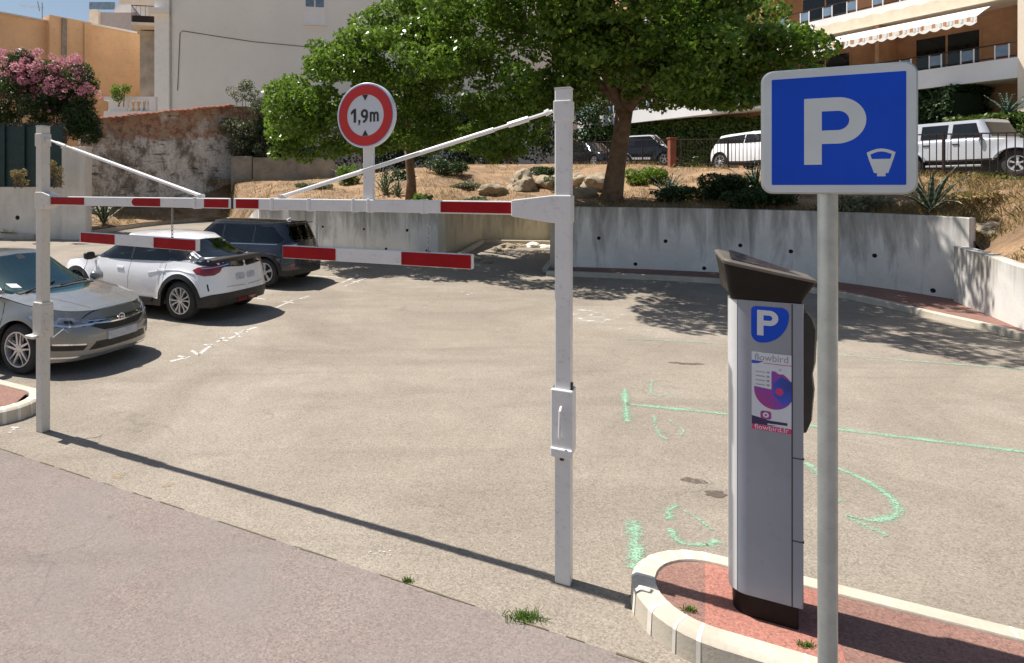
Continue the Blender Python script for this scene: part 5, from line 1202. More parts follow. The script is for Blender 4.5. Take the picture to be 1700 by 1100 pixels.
tree('broadleaf_tree', 'largest tree with dense dark crown leaning over the concrete wall', b2, ([(b2.x-.1, b2.y, b2.z-.3), (b2.x-.02, b2.y, b2.z+.25), (b2.x+.08, b2.y, b2.z+1.0), (b2.x+.22, b2.y-.05, b2.z+2.0), (b2.x+.3, b2.y-.1, b2.z+2.8)], [.46, .31, .27, .24, .25]), E2, 200, (.3, .9), 90000, .16, .09, M['leafB'], 9,
     [(4.6, 17.2, 6.6), (7.2, 16.4, 8.8), (8.8, 15.9, 6.8), (4.2, 17.0, 8.6), (8.2, 15.4, 5.8), (8.4, 14.2, 8.6), (7.0, 17.6, 5.6), (3.6, 14.2, 7.8), (5.8, 13.4, 7.7)], extra=[(10.2, 15.0, 5.3, .5, .6, .3), (10.6, 15.0, 5.9, .5, .6, .35), (9.6, 15.2, 4.8, .6, .6, .25), (3.4, 17.4, 3.95, .7, .7, .35), (2.9, 17.6, 3.6, .5, .5, .25), (8.8, 15.4, 4.7, .8, .7, .3)])
def bush(name, label, cat, base, clumps, n, L, Wd, mat, seed, group=None, stems=8, flowers=None, trunkr=.03):
    rng = np.random.default_rng(seed); t = thing(name, label, cat, base, 0, group); mb = MB()
    for i in range(stems):
        c = clumps[rng.integers(len(clumps))]; limb(mb, Vector(base)+Vector((rng.uniform(-.2, .2), rng.uniform(-.15, .15), -.05)), c[:3], trunkr, .008, rng, .1, 5)
    if stems: mb.build('stem', M['bark'], t, smooth=True, world=True)
    V, Fc = leaf_cloud(rng, clumps, n, L, Wd, shell=.4); np_mesh('foliage', V-np.array(base), Fc, mat, t)
    if flowers:
        V, Fc = leaf_cloud(rng, flowers[0], flowers[1], flowers[2], flowers[2]*.9, shell=.9, up=.1); np_mesh('flowers', V-np.array(base), Fc, M['pink'], t)
    return t
def cloud_at(rng, px0, px1, py0, py1, Y, dep, n, r0, r1, fl=.8):
    """clumps filling the part of space seen between those limits at depth Y"""
    out = []
    for i in range(n):
        p = at(rng.uniform(px0, px1), rng.uniform(py0, py1), Y+rng.uniform(-dep, dep)); s = rng.uniform(r0, r1); out.append((p.x, p.y, p.z, s, s, s*fl))
    return out
rg = np.random.default_rng(21)
# oleander with pink flowers
oc = cloud_at(rg, -60, 140, 120, 215, 26.5, .9, 46, .5, .8)+cloud_at(rg, 5, 105, 92, 130, 26.5, .6, 14, .4, .6)+cloud_at(rg, 110, 158, 150, 225, 26.3, .5, 14, .35, .55)
fl = cloud_at(rg, 22, 138, 92, 155, 25.9, .6, 60, .12, .3)+cloud_at(rg, -30, 80, 84, 115, 26.1, .5, 26, .12, .26)+cloud_at(rg, 128, 168, 138, 165, 25.9, .3, 12, .08, .18)+cloud_at(rg, -20, 60, 115, 160, 25.8, .3, 16, .1, .2)+cloud_at(rg, 30, 130, 150, 185, 25.7, .3, 12, .06, .13)
ob = at(70, 312, 26.5); ob.z = 1.2
bush('oleander', 'big oleander bush covered in pink flowers above the dark green fence', 'bush', ob, oc, 34000, .2, .045, M['oleander'], 31, stems=14, flowers=(fl, 8500, .075), trunkr=.06)
# straggly grey shrub growing on the old wall
sb_ = at(410, 250, 34.2)
bush('grey_shrub', 'straggly grey green shrub hanging over the old stone wall', 'shrub', sb_, cloud_at(rg, 375, 450, 168, 255, 34.0, .5, 16, .4, .85)+cloud_at(rg, 385, 430, 135, 165, 34.0, .3, 7, .22, .42), 6500, .15, .07, M['leafgrey'], 33, stems=16)
bush('grey_shrub', 'dark low shrub in the corner where the old wall meets the low concrete wall', 'shrub', at(430, 262, 33.6), cloud_at(rg, 395, 520, 205, 255, 34.0, .4, 16, .5, .8), 6500, .14, .08, M['leafdark'], 34, stems=6)
# shrubs and clumps on the bank
for px, py, w_, h_, dep, lab, mat, n in ((770, 300, .8, .3, .5, 'low dull scrub on the bank left of the biggest boulder', 'leafgrey', 1500), (520, 300, .9, .3, .5, 'low scrub on the bank between the low concrete wall and the sign post', 'leafgrey', 1500), (660, 285, .8, .5, .5, 'dark scrub just left of the leaning trunk', 'leafdark', 2200), (905, 275, 1.0, .4, .5, 'dark low scrub along the top of the bank behind the boulders', 'leafdark', 2400), (1620, 320, .7, .25, .4, 'dry scrub at the right end of the bank below the off-roader', 'yellowgrass', 900), (1075, 290, .8, .55, .5, 'fresh green round shrub right of the big trunk', 'leafA', 2600), (1215, 312, 1.2, .75, .6, 'dark spreading shrub under the left edge of the blue sign', 'leafdark', 5200), (1150, 318, 1.3, .45, .6, 'low dark ground shrub above the middle of the concrete wall', 'leafdark', 3600),
                                       (1265, 330, 1.0, .6, .5, 'dark leafy shrub at the wall edge below the blue sign', 'leafdark', 3000), (590, 290, .9, .9, .5, 'green shrub behind the round sign post', 'leafA', 2600), (845, 250, 1.0, .8, .6, 'bright low shrub left of the tall white post', 'leafA', 3000), (740, 275, 1.2, .8, .6, 'dark shrub right of the leaning trunk', 'leafdark', 3200), (930, 292, .9, .35, .5, 'low brownish green scrub behind the pale boulders', 'leafgrey', 1500), (790, 322, .5, .25, .4, 'little dry green plant at the wall edge left of the boulders', 'leafgrey', 800), (1420, 335, .9, .4, .5, 'low scrub along the wall edge right of the sign pole', 'leafgrey', 1500), (700, 322, .5, .35, .4, 'small weed at the foot of the leaning trunk', 'leafA', 700)):
    p = bp(px, py+14); cs = [(p.x+rg.uniform(-w_, w_)*.7, p.y+rg.uniform(-dep, dep)*.6, p.z+rg.uniform(.15, 1)*h_*.7, rg.uniform(.25, .45)*w_, rg.uniform(.25, .45)*w_, rg.uniform(.25, .4)*h_) for _ in range(12)]
    bush('bank_shrub', lab, 'shrub', p, cs, n, .12, .05, M[mat], int(px), 'shrubs on the bank', stems=5)
# dead weeds at the green fence
for px, lab in ((30, 'dry yellow weed before the fence at the left edge'), (93, 'tall dry yellow weed between fence and white pillar')):
    p = at(px, 310, 23.1); cs = [(p.x+rg.uniform(-.25, .25), p.y+rg.uniform(-.1, .1), p.z+rg.uniform(.1, .9 if px > 50 else .6), .16, .12, .16) for _ in range(10)]
    bush('dry_weed', lab, 'weed', p, cs, 700, .1, .03, M['yellowgrass'], px, 'dry weeds along the green fence', stems=6, trunkr=.012)
# agaves
M['agave'] = pbr('agave_green', (.07, .13, .09), .5, var=.35, scale=6); M['agaveedge'] = pbr('agave_margin', (.5, .48, .28), .5, var=.2)
def agave(label, p, n, L, w_, seed, stripe=True, up=.9, group='agaves on the bank', dead=0):
    rng = np.random.default_rng(seed); t = thing('agave', label, 'agave', p, 0, group); mb = MB()
    for i in range(n):
        az = i*2.399+rng.uniform(-.2, .2); el = up*(1-.75*i/n)+rng.uniform(-.1, .1)+.1; l = L*rng.uniform(.7, 1.1); droop = rng.uniform(.2, 1.1)*(1.2-el)
        P = []; q = Vector((0, 0, 0)); e = el*1.5
        for k in range(9): P.append(q.copy()); q += Vector((math.cos(az)*math.cos(e), math.sin(az)*math.cos(e), math.sin(e)))*l/8; e -= droop*.22*(k/4)
        s = Vector((-math.sin(az), math.cos(az), 0)); rows = []
        for k, q in enumerate(P):
            u = k/8; ww = w_*(.55+1.1*u-1.65*u*u)*(1-u**4)+.004; cup = Vector((0, 0, ww*.35))
            rows.append([q-s*ww+cup, q-s*ww*.72+cup*.6, q, q+s*ww*.72+cup*.6, q+s*ww+cup])
        for k in range(8):
            for j in range(4): mb.add([rows[k][j], rows[k][j+1], rows[k+1][j+1], rows[k+1][j]], [(0, 1, 2, 3)], 1 if stripe and j in (0, 3) else 0)
    o = mb.build('leaves', [M['agave'], M['agaveedge']], t, smooth=True); so_ = o.modifiers.new('s', 'SOLIDIFY'); so_.thickness = .012
    return t
agave('variegated agave with cream leaf edges on the wall top at the right', bp(1545, 352), 18, 1.15, .07, 1, up=.85)
agave('dark agave above the concrete wall beside the big trunk', bp(1110, 328), 20, .75, .04, 2, False)
agave('grey green agave under the left tree right of the sign post', bp(640, 322), 20, .95, .075, 3)
agave('pale agave between the sign post and the leaning trunk', bp(660, 326), 16, .7, .06, 4)
agave('large agave in the planted bed behind the crossbeam', bp(172, 372), 20, 1.5, .09, 5, up=1.0)
agave('agave with arching pale leaves leftmost of those under the left tree', bp(575, 300), 14, .9, .05, 6)
agave('dark agave half hidden behind the blue sign', bp(1255, 318), 18, 1.0, .045, 7, False)
# dry grass and weeds
rng = np.random.default_rng(77)
def blades(name, pts, h0, h1, wd, mat, kind='stuff'):
    n = len(pts); P = np.array(pts); a = rng.uniform(0, 2*np.pi, n); hh = rng.uniform(h0, h1, n); ln = rng.normal(size=(n, 2))*hh[:, None]*.55
    s = np.stack([np.cos(a), np.sin(a), np.zeros(n)], 1)*wd; T = P+np.concatenate([ln, hh[:, None]], 1); Mid = P+np.concatenate([ln*.35, hh[:, None]*.6], 1)
    V = np.stack([P-s, P+s, Mid+s*.7, T, Mid-s*.7], 1).reshape(-1, 3); o = np_mesh(name, V, np.arange(5*n).reshape(n, 5), mat, k=5); o['kind'] = kind; return o
pts = []
while len(pts) < 30000:
    i = rng.integers(0, len(rows_bank)-1); k = int(NVV*rng.uniform(0, 1)**1.3); r0_ = rows_bank[i][min(k, NVV-1)]; q = r0_.lerp(rows_bank[i+1][min(k, NVV-1)+1], rng.uniform()); 
    if noise.noise(Vector((q.x*.6, q.y*.6, 3))) > -.12: pts.append((q.x+rng.normal()*.08, q.y+rng.normal()*.08, 0))
pts = [(x, y, bz(x, y, None)) for x, y, _ in pts]; pts = [p for p in pts if p[2] is not None]
blades('dry_grass', pts, .04, .2, .006, M['yellowgrass'])
M['grass'] = foliage('green_grass', [(.1, .2, .03), (.16, .3, .05), (.08, .15, .03)], .3)
def tuft(label, c, r_, n, h):
    pts = [(c.x+rng.normal()*r_, c.y+rng.normal()*r_*.5, c.z) for _ in range(n)]
    o = blades('grass_tuft', pts, h*.4, h, .003, M['grass'], 'x'); del o['kind']
    me = o.data; V = np.empty(len(me.vertices)*3, np.float32); me.vertices.foreach_get('co', V); V = V.reshape(-1, 3)-np.array([c.x, c.y, c.z]); me.vertices.foreach_set('co', V.ravel().astype(np.float32)); o.location = c
    return tag(o, label, 'grass tuft', 'weeds in the paving joints')
tuft('bright green grass tuft in the pavement joint near the tall post', gp(872, 1026), .05, 240, .042)
tuft('tiny green tuft midway along the pavement joint', gp(676, 965), .02, 90, .03)
q = gp(1145, 1013, .14); tuft('small green weed inside the kerb of the red island', q, .02, 70, .03)
q = gp(1338, 1072, .14); tuft('dry little weed at the foot of the ticket machine', q, .02, 60, .03)
# ------------------------------------------------------------------ left wall, fence, old stone wall
wl = thing('boundary_wall', 'cream concrete boundary wall below the dark green fence', 'wall', (-14, 24, 0))
A0, A1 = Vector((-24, 25.2, 0)), Vector((-11.45, 23.9, 0)); u = (A1-A0).normalized(); nn_ = Vector((u.y, -u.x, 0))
mb = MB(); mb.beam(A0+Vector((0, .0, 1.27)), A1+Vector((0, 0, 1.27)), .25, 2.46); mb.build('wall_face', M['wall3'], wl, world=True, bevel=.01)
pz = (A1-u*.45); mb = MB(); mb.box((pz.x, pz.y-.03, 2.05), (.98, .42, 3.9), rz=math.atan2(u.y, u.x)); mb.box((pz.x, pz.y-.03, 4.02), (1.04, .48, .06), rz=math.atan2(u.y, u.x)); mb.build('pillar', M['wall3'], wl, world=True, bevel=.01)
hole(wl, 29, 361, A0+nn_*.13, A1+nn_*.13, .07)
mb = MB(); mb.beam(A0+u*7.2+nn_*.135+Vector((0, 0, 1.4)), A0+u*7.24+nn_*.135+Vector((0, 0, 1.4)), .02, 2.1); mb.build('expansion_joint', M['hole'], wl, world=True)
M['fgreen'] = pbr('dark_green_slats', (.008, .035, .035), .55, var=.4, scale=3)
fe = thing('slatted_fence', 'dark green slatted privacy fence standing on the cream wall', 'fence', (-15, 24.1, 2.5))
for k, px in enumerate((-60, -35, 8, 41, 104)):
    p = hit(px, 260, A0, A1); mb = MB(); mb.box((p.x, p.y-.06, 3.74), (.1, .07, 2.5), rz=math.atan2(u.y, u.x)); mb.build('post', M['fgreen'], fe, world=True)
mb = MB(); e_ = hit(104, 260, A0, A1); s_0 = A0
for i in range(21):
    z = 2.6+i*.112; mb.beam(Vector((s_0.x, s_0.y, z)), Vector((e_.x, e_.y, z)), .018, .111, up=Vector((0, 0, 1)))
mb.build('slats', M['fgreen'], fe, world=True)
mb = MB()
for z in (2.56, 4.97): mb.beam(Vector((s_0.x, s_0.y, z)), Vector((e_.x, e_.y, z)), .05, .05)
mb.build('rail', M['fgreen'], fe, world=True)
# old stone wall: plaster below, bare brick above, tiled coping
m, n, b = new_mat('old_plastered_stone'); v = coords(n); sx = N(n, 'ShaderNodeSeparateXYZ'); n.links.new(v, sx.inputs[0])
pl_ = ramp(n, noise_n(n, coords(n, (1, 1, .6)), 1.1, 9, .78, .15), [(.34, (.14, .12, .09)), (.44, (.36, .31, .26)), (.5, (.7, .65, .58)), (.62, (.92, .88, .82))])
br = ramp(n, noise_n(n, v, 2.2, 9, .78, .2), [(.36, (.13, .1, .07)), (.44, (.34, .19, .13)), (.5, (.52, .27, .18)), (.55, (.5, .36, .2)), (.6, (.4, .35, .3))])
br = mix(n, ramp(n, noise_n(n, v, .7, 5, .6), [(.5, g3(0)), (.6, g3(.7))]), br, pl_)
hh = mth(n, 'ADD', sx.outputs[2], mth(n, 'MULTIPLY', noise_n(n, v, .8, 8, .8), 2.4)); hh = mth(n, 'ADD', hh, mth(n, 'MULTIPLY', sx.outputs[0], -.155))
mk_ = ramp(n, mth(n, 'MULTIPLY', hh, .1), [(.56, g3(0)), (.585, g3(1))])
col = mix(n, mk_, pl_, br)
cr = noise_n(n, coords(n, (.5, .5, 3.)), 1.7, 6, .7); col = mix(n, ramp(n, cr, [(.34, g3(.85)), (.42, g3(0))]), col, (.06, .05, .04))
col = mix(n, ramp(n, noise_n(n, v, 9, 5, .8), [(.3, g3(.6)), (.5, g3(0))]), col, (.07, .06, .05))
n.links.new(col, b.inputs['Base Color']); b.inputs['Roughness'].default_value = .95; bump(n, b, noise_n(n, v, 5, 8, .8), .9, .06); M['oldstone'] = m
S0, S1 = at(134, 200, 29.5), at(387, 175, 34.6); S2 = at(600, 173, 36)
t = thing('old_stone_wall', 'weathered grey plastered wall with bare orange brick and tiled coping', 'wall', (S0.x, S0.y, 0))
def ruled_wall(A, zA, B, zB, z0, th, name, mat, par, k=24, jit=.05):
    A, B = Vector((A[0], A[1], 0)), Vector((B[0], B[1], 0)); u = (B-A).normalized(); nn = Vector((u.y, -u.x, 0)); rows = []
    for i in range(k+1):
        p = A.lerp(B, i/k); z = zA+(zB-zA)*i/k; row = []
        for j in range(13): q = p+nn*(jit*noise.noise(Vector((p.x*1.3, p.y*1.3, j*.5)))); row.append((q.x, q.y, z0+(z-z0)*j/12))
        row += [(p.x-nn.x*th, p.y-nn.y*th, z), (p.x-nn.x*th, p.y-nn.y*th, z0)]; rows.append(row)
    mb = MB(); mb.sheet(rows)
    for r_ in (rows[0], rows[-1]): mb.add(r_, [tuple(range(len(r_)))])
    return mb.build(name, mat, par, world=True, smooth=True, auto=40)
ruled_wall(S0, S0.z, S1, S1.z, .8, .45, 'wall_face', M['oldstone'], t)
ruled_wall(S1, S1.z-.05, S2, S2.z, 1.5, .45, 'return_face', M['oldstone'], t)
M['tile'] = pbr('terracotta_tile', (.6, .27, .18), .85, var=.4, scale=8, bst=.3); mb = MB(); k = 26; u = Vector((S1.x-S0.x, S1.y-S0.y, 0)); l_ = u.length; u.normalize(); nn = Vector((u.y, -u.x, 0))
for i in range(k):
    p = Vector((S0.x, S0.y, S0.z)).lerp(Vector((S1.x, S1.y, S1.z)), (i+.5)/k); j_ = .02*math.sin(i*7.3)
    Mx = Matrix.Translation(p+Vector((0, 0, .05+j_))-nn*.15) @ Matrix.Rotation(math.atan2(u.y, u.x), 4, 'Z') @ Matrix.Rotation(.07 if i % 3 else -.02, 4, 'Y') @ Matrix.Rotation(.12, 4, 'X'); mb.box((0, 0, 0), (l_/k*1.12, .75, .05), M=Mx)
mb.build('coping', M['tile'], t, world=True)
t = thing('low_concrete_wall', 'low brownish concrete wall below the old stone wall, left of the trees', 'wall', (-5, 33, 0))
q0, q1, q2 = at(385, 262, 33.2), at(420, 262, 33.1), at(556, 264, 33.2)
mb = MB(); mb.beam(Vector((q0.x, q0.y, 3.2)), Vector((q1.x-.02, q1.y, 3.2)), .3, 1.9); mb.beam(Vector((q1.x+.02, q1.y-.05, 3.1)), Vector((q2.x, q2.y, 3.1)), .3, 1.95); mb.build('wall_face', pbr('brown_concrete', (.42, .37, .29), .9, var=.5, scale=.9, dirt=.6, bst=.4, bsc=8), t, world=True, bevel=.015)
# ------------------------------------------------------------------ railing along the upper road
fr_ = thing('iron_railing', 'long black iron railing with thin bars between the bank and the upper road', 'railing', (13, 19, 2.8))
M['iron'] = pbr('dark_brown_iron', (.05, .03, .025), .5, .3, var=.4); M['brickpost'] = pbr('rust_red_post', (.3, .1, .06), .8, var=.3)
RP = [Vector(p) for p in Bp[10:22]]; RP[0] = Vector((9.4, 31, 3.62)); Ls = [0]
for a, b in zip(RP[:-1], RP[1:]): Ls.append(Ls[-1]+(b-a).length)
def rp(s):
    for i in range(len(Ls)-1):
        if s <= Ls[i+1]: return RP[i].lerp(RP[i+1], (s-Ls[i])/(Ls[i+1]-Ls[i]))
    return RP[-1]
mb = MB(); mbr = MB(); s = 0; bay = 2.3; k = 0; posts = MB()
while s < Ls[-1]-bay:
    a, b = rp(s)+Vector((.2, .05, .05)), rp(s+bay)+Vector((.2, .05, .05)); z1 = Vector((0, 0, 1.04)); z0 = Vector((0, 0, .1))
    r_ = MB(); r_.beam(a+z1, b+z1, .055, .035); r_.build('top_rail', M['iron'], fr_, world=True); r_ = MB(); r_.beam(a+z0, b+z0, .04, .025); r_.build('bottom_rail', M['iron'], fr_, world=True)
    r_ = MB(); r_.beam(a+Vector((0, 0, -.1)), a+Vector((0, 0, 1.08)), .05, .05, up=Vector((1, 0, 0))); r_.build('post', M['iron'], fr_, world=True)
    nb = 14; r_ = MB()
    for i in range(1, nb): p = a.lerp(b, i/nb); r_.beam(p+z0, p+z1, .016, .016, up=Vector((1, 0, 0)))
    r_.build('bars', M['iron'], fr_, world=True); s += bay
p = hit(1120, 250, RP[0], RP[3]); p.z = bz(p.x-.2, p.y, 3.3)
t = thing('brick_post', 'rust red post standing in the railing left of the white sport utility car', 'post', (p.x-.25, p.y-.3, 3.2)); mb = MB(); mb.box((p.x-.25, p.y-.3, 3.75), (.24, .24, 1.3)); mb.box((p.x-.25, p.y-.3, 4.42), (.3, .3, .05)); mb.build('shaft', M['brickpost'], t, world=True, bevel=.01)
# low orange brick wall and hedges beyond the road
t = thing('orange_brick_wall', 'low orange brick wall beyond the upper road between the small cars', 'wall', at(1150, 270, 34)); a, b = at(1090, 268, 38), at(1215, 266, 31)
mb = MB(); mb.beam(Vector((a.x+1.5, a.y, 3.9)), Vector((b.x+1.5, b.y, 3.8)), .3, 1.0); mb.build('wall_face', pbr('orange_brick', (.5, .2, .09), .85, var=.3, scale=5), t, world=True)
mb = MB(); mb.beam(Vector((a.x+1.4, a.y-.1, 4.43)), Vector((b.x+1.4, b.y-.1, 4.33)), .4, .06); mb.build('coping', M['wall3'], t, world=True)
def hedge(label, P0, P1, th, h0, h1, z0, n, seed, mat='hedge'):
    rng = np.random.default_rng(seed); P0, P1 = Vector(P0), Vector(P1); t = thing('hedge', label, 'hedge', ((P0.x+P1.x)/2, (P0.y+P1.y)/2, z0), 0, 'clipped hedges beyond the road'); u = (P1-P0).normalized(); nn = Vector((u.y, -u.x, 0)); L = (P1-P0).length
    mb = MB(); k = max(4, int(L/.5)); rows = []
    for i in range(k+1):
        p = P0.lerp(P1, (i+.35)/(k+.7)); h = h0+(h1-h0)*i/k; w_ = th/2-.18
        rows.append([(p.x+nn.x*w_, p.y+nn.y*w_, z0), (p.x+nn.x*w_, p.y+nn.y*w_, z0+h-.15), (p.x-nn.x*w_, p.y-nn.y*w_, z0+h-.15), (p.x-nn.x*w_, p.y-nn.y*w_, z0)])
    mb.sheet(rows); mb.add(rows[0], [(0, 1, 2, 3)]); mb.add(rows[-1], [(0, 1, 2, 3)]); mb.build('core', M['leafdark2'], t, world=True)
    f = rng.uniform(0, 1, n); side = rng.uniform(0, 1, n); hh = h0+(h1-h0)*f; tops = side > .62; y = np.where(tops, rng.uniform(-.5, .5, n)*th, th/2*np.where(rng.uniform(size=n) < .7, 1, -1)); z = np.where(tops, hh, rng.uniform(0, 1, n)*hh)
    nz = np.array([noise.noise(Vector((a_*L*1.2, c_*1.2, b_))) for a_, b_, c_ in zip(f, y, z)])*.28
    P = np.stack([P0.x+(P1.x-P0.x)*f+nn.x*(y+np.where(tops, 0, nz)), P0.y+(P1.y-P0.y)*f+nn.y*(y+np.where(tops, 0, nz)), z0+z+np.where(tops, nz, 0)], 1)+rng.normal(size=(n, 3))*.06
    nr = rng.normal(size=(n, 3))+np.where(tops[:, None], np.array([0, 0, 1.2]), np.array([nn.x, nn.y, .4])); nr /= np.linalg.norm(nr, axis=1)[:, None]; tt = rng.normal(size=(n, 3)); tt -= nr*(tt*nr).sum(1)[:, None]; tt /= np.linalg.norm(tt, axis=1)[:, None]; bb = np.cross(nr, tt); L_ = .09
    V = np.stack([P-tt*L_, P+bb*L_*.5, P+tt*L_, P-bb*L_*.5], 1).reshape(-1, 3); np_mesh('foliage', V-np.array(t.location), np.arange(4*n).reshape(n, 4), M[mat], t)
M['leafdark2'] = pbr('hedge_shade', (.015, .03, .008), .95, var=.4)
a, b = at(960, 200, 41), at(1262, 200, 31.5)
hedge('long sunlit yellow green hedge behind the small parked cars', (a.x+1.4, a.y, 0), (b.x+1.4, b.y, 0), 1.6, 2.9, 2.5, 3.6, 22000, 51)
a, b = at(1500, 200, 26.5), at(1612, 200, 23.6)
hedge('tall dark clipped hedge behind the white off-roader', (a.x, a.y, 0), (b.x, b.y, 0), 1.6, 3.2, 3.3, 3.0, 14000, 52, 'leafdark')
a, b = at(1600, 200, 23.8), at(1760, 200, 20.5)
hedge('lower bright hedge right of the tall dark one', (a.x-.4, a.y-.4, 0), (b.x-.4, b.y-.4, 0), 1.4, 2.15, 2.2, 2.75, 12000, 53)
# small palm-like plant by the cream pillar
agave('young palm like plant beside the cream pillar of the apartment block', at(1672, 190, 21.4), 14, .9, .05, 8, False, group='plants of the apartment block garden')
# ------------------------------------------------------------------ apartment block with balconies, right
FA, FB_ = Vector((22.9, 22.1, 0)), Vector((-.43, .90, 0)).normalized()          # right end, direction going left and away
FNn = Vector((-FB_.y, FB_.x, 0)); FNn = -Vector((FB_.y*-1, FB_.x, 0)) if False else Vector((-.90, -.43, 0)).normalized()
def fp(s, out, z): p = FA+FB_*s+FNn*out; return Vector((p.x, p.y, z))
ap = thing('apartment_block', 'cream apartment block with long balconies and striped scalloped awnings', 'building', (FA.x, FA.y, 3))
M['orangewall'] = pbr('orange_brown_render', (.58, .33, .19), .8, var=.25, scale=1.5); M['creamwall'] = pbr('cream_render', (.88, .76, .62), .85, var=.1, scale=1.5, dirt=.1)
M['parapet'] = pbr('white_parapet', (.88, .87, .87), .8, var=.08, scale=1.); M['blueglass'] = pbr('blue_grey_panel', (.2, .28, .38), .15, var=.3); M['cloth'] = pbr('white_awning_cloth', (.82, .8, .74), .85, var=.05); M['stripe'] = pbr('orange_awning_stripe', (.6, .3, .17), .85)
LEN = 22
def slab(name, s0, s1, o0, o1, z0, z1, mat, par=None):
    mb = MB(); P = [fp(s0, o0, z0), fp(s1, o0, z0), fp(s1, o1, z0), fp(s0, o1, z0)]; mb.prism(P, (0, 0, z1-z0)); return mb.build(name, mat, par or ap, world=True)
slab('wall', 0, LEN, -8, -1.6, 2.5, 16, M['orangewall']); slab('wall', -6, -.02, -8, -.25, 2.3, 16, M['creamwall'])
slab('pillar', -.75, -.0, -.24, .12, 2.3, 16, M['creamwall'])
for k in range(3):
    z = 6.45+2.95*k
    slab('balcony_floor', .0, LEN, -1.6, .0, z, z+.16, M['creamwall']); par_ = slab('balcony_parapet', .0, LEN, .0, .12, z-.02, z+.72, M['parapet'])
    if k < 2:
        for z_, w_ in ((1.28, .05), (.80, .03)): mb = MB(); mb.beam(fp(.05, .06, z+z_), fp(LEN, .06, z+z_), w_, .04); mb.build('hand_rail', M['iron'], par_, world=True)
        s = .25
        while s < LEN:
            for ds in (0, .38): mb = MB(); mb.beam(fp(s+ds, .06, z+.74), fp(s+ds, .06, z+1.27), .035, .035, up=FB_); mb.build('rail_post', M['parapet'], par_, world=True)
            mg = MB(); mg.beam(fp(s+.19, .06, z+.84), fp(s+.19, .06, z+1.22), .36, .02, up=FNn); mg.build('rail_panel', M['blueglass'], par_, world=True); s += .98
    for s in (4.4, 9.4, 14.4): slab('partition', s, s+.14, -1.6, -.1, z+.16, z+2.93, M['orangewall'])
    for s in (1.6, 6.2, 11.2, 16.2):
        w_ = slab('window_bay', s, s+2.2, -1.6, -1.57, z+.2, z+2.35, M['orangewall']); slab('pane', s+.08, s+1.06, -1.57, -1.56, z+.26, z+2.28, G_['glass_dark'], w_); slab('pane', s+1.14, s+2.12, -1.57, -1.56, z+.26, z+2.28, G_['glass_dark'], w_)
slab('ground_wall', 3.6, 3.75, -1.6, -.2, 2.6, 6.43, M['creamwall']); slab('shutter', .4, 2.0, -1.6, -1.5, 2.8, 5.1, pbr('grey_blue_shutter', (.35, .4, .48), .6))
slab('planter', .3, 2.6, -1.3, -.5, 2.6, 3.7, M['creamwall'])
# awnings
def awning(s0, s1, ztop, drop, out, name='awning', folds=24, val=.32, striped=True, z_in=None, o_in=.02):
    a = thing(name, {}.get(name, 'x'), 'awning', fp((s0+s1)/2, 0, ztop), 0, 'awnings of the apartment block') if False else None
    mb = MB(); rows = [[fp(s0+(s1-s0)*i/folds, o, z) for i in range(folds+1)] for o, z in ((o_in, ztop), ((o_in+out)/2, ztop-drop*.47), (out, ztop-drop))]
    mb.sheet(rows); cl = mb.build('awning', M['cloth'], ap, world=True); sm = cl.modifiers.new('s', 'SOLIDIFY'); sm.thickness = .015
    mb = MB(); ns = int((s1-s0)/.33); r0 = []; r1 = []; st = MB()
    for i in range(ns*6+1):
        s = s0+(s1-s0)*i/(ns*6); d_ = val*(.72+.28*abs(math.sin(math.pi*i/6))); zt = ztop-drop; r0.append(fp(s, out+.012, zt)); r1.append(fp(s, out+.02, zt-d_))
    rm = [p+Vector((0, 0, -.17)) for p in r0]; mb.sheet([rm, r1]); nq = len(r0)
    for i in range(nq-1): mb.add([r0[i], r0[i+1], rm[i+1], rm[i]], [(0, 1, 2, 3)], 1 if striped and (i//3) % 2 and i % 3 < 2 else 0)
    o = mb.build('valance', [M['cloth'], M['stripe']], cl, world=True); sm = o.modifiers.new('s', 'SOLIDIFY'); sm.thickness = .012
    mb = MB()
    for s in (s0+.2, (s0+s1)/2, s1-.2): mb.tube([fp(s, -.2, ztop-.25), fp(s, out-.05, ztop-drop-.05)], .025, 6)
    mb.build('arm', M['steel'], cl, world=True); return cl
awning(.75, 7.0, 9.22, .5, 1.1)
awning(7.4, 13, 9.25, .5, 1.1)
# cream scalloped cloth along the parapet of the second balcony
mb = MB(); r0 = []; r1 = []
for i in range(241):
    s = LEN*i/240; r0.append(fp(s, .135, 9.36+.0)); r1.append(fp(s, .135, 9.36+.42+.07*abs(math.sin(s*math.pi/.7))))
mb.sheet([r0, r1]); o = mb.build('scalloped_cloth', pbr('cream_cloth', (.85, .75, .58), .85), ap, world=True); sm = o.modifiers.new('s', 'SOLIDIFY'); sm.thickness = .02
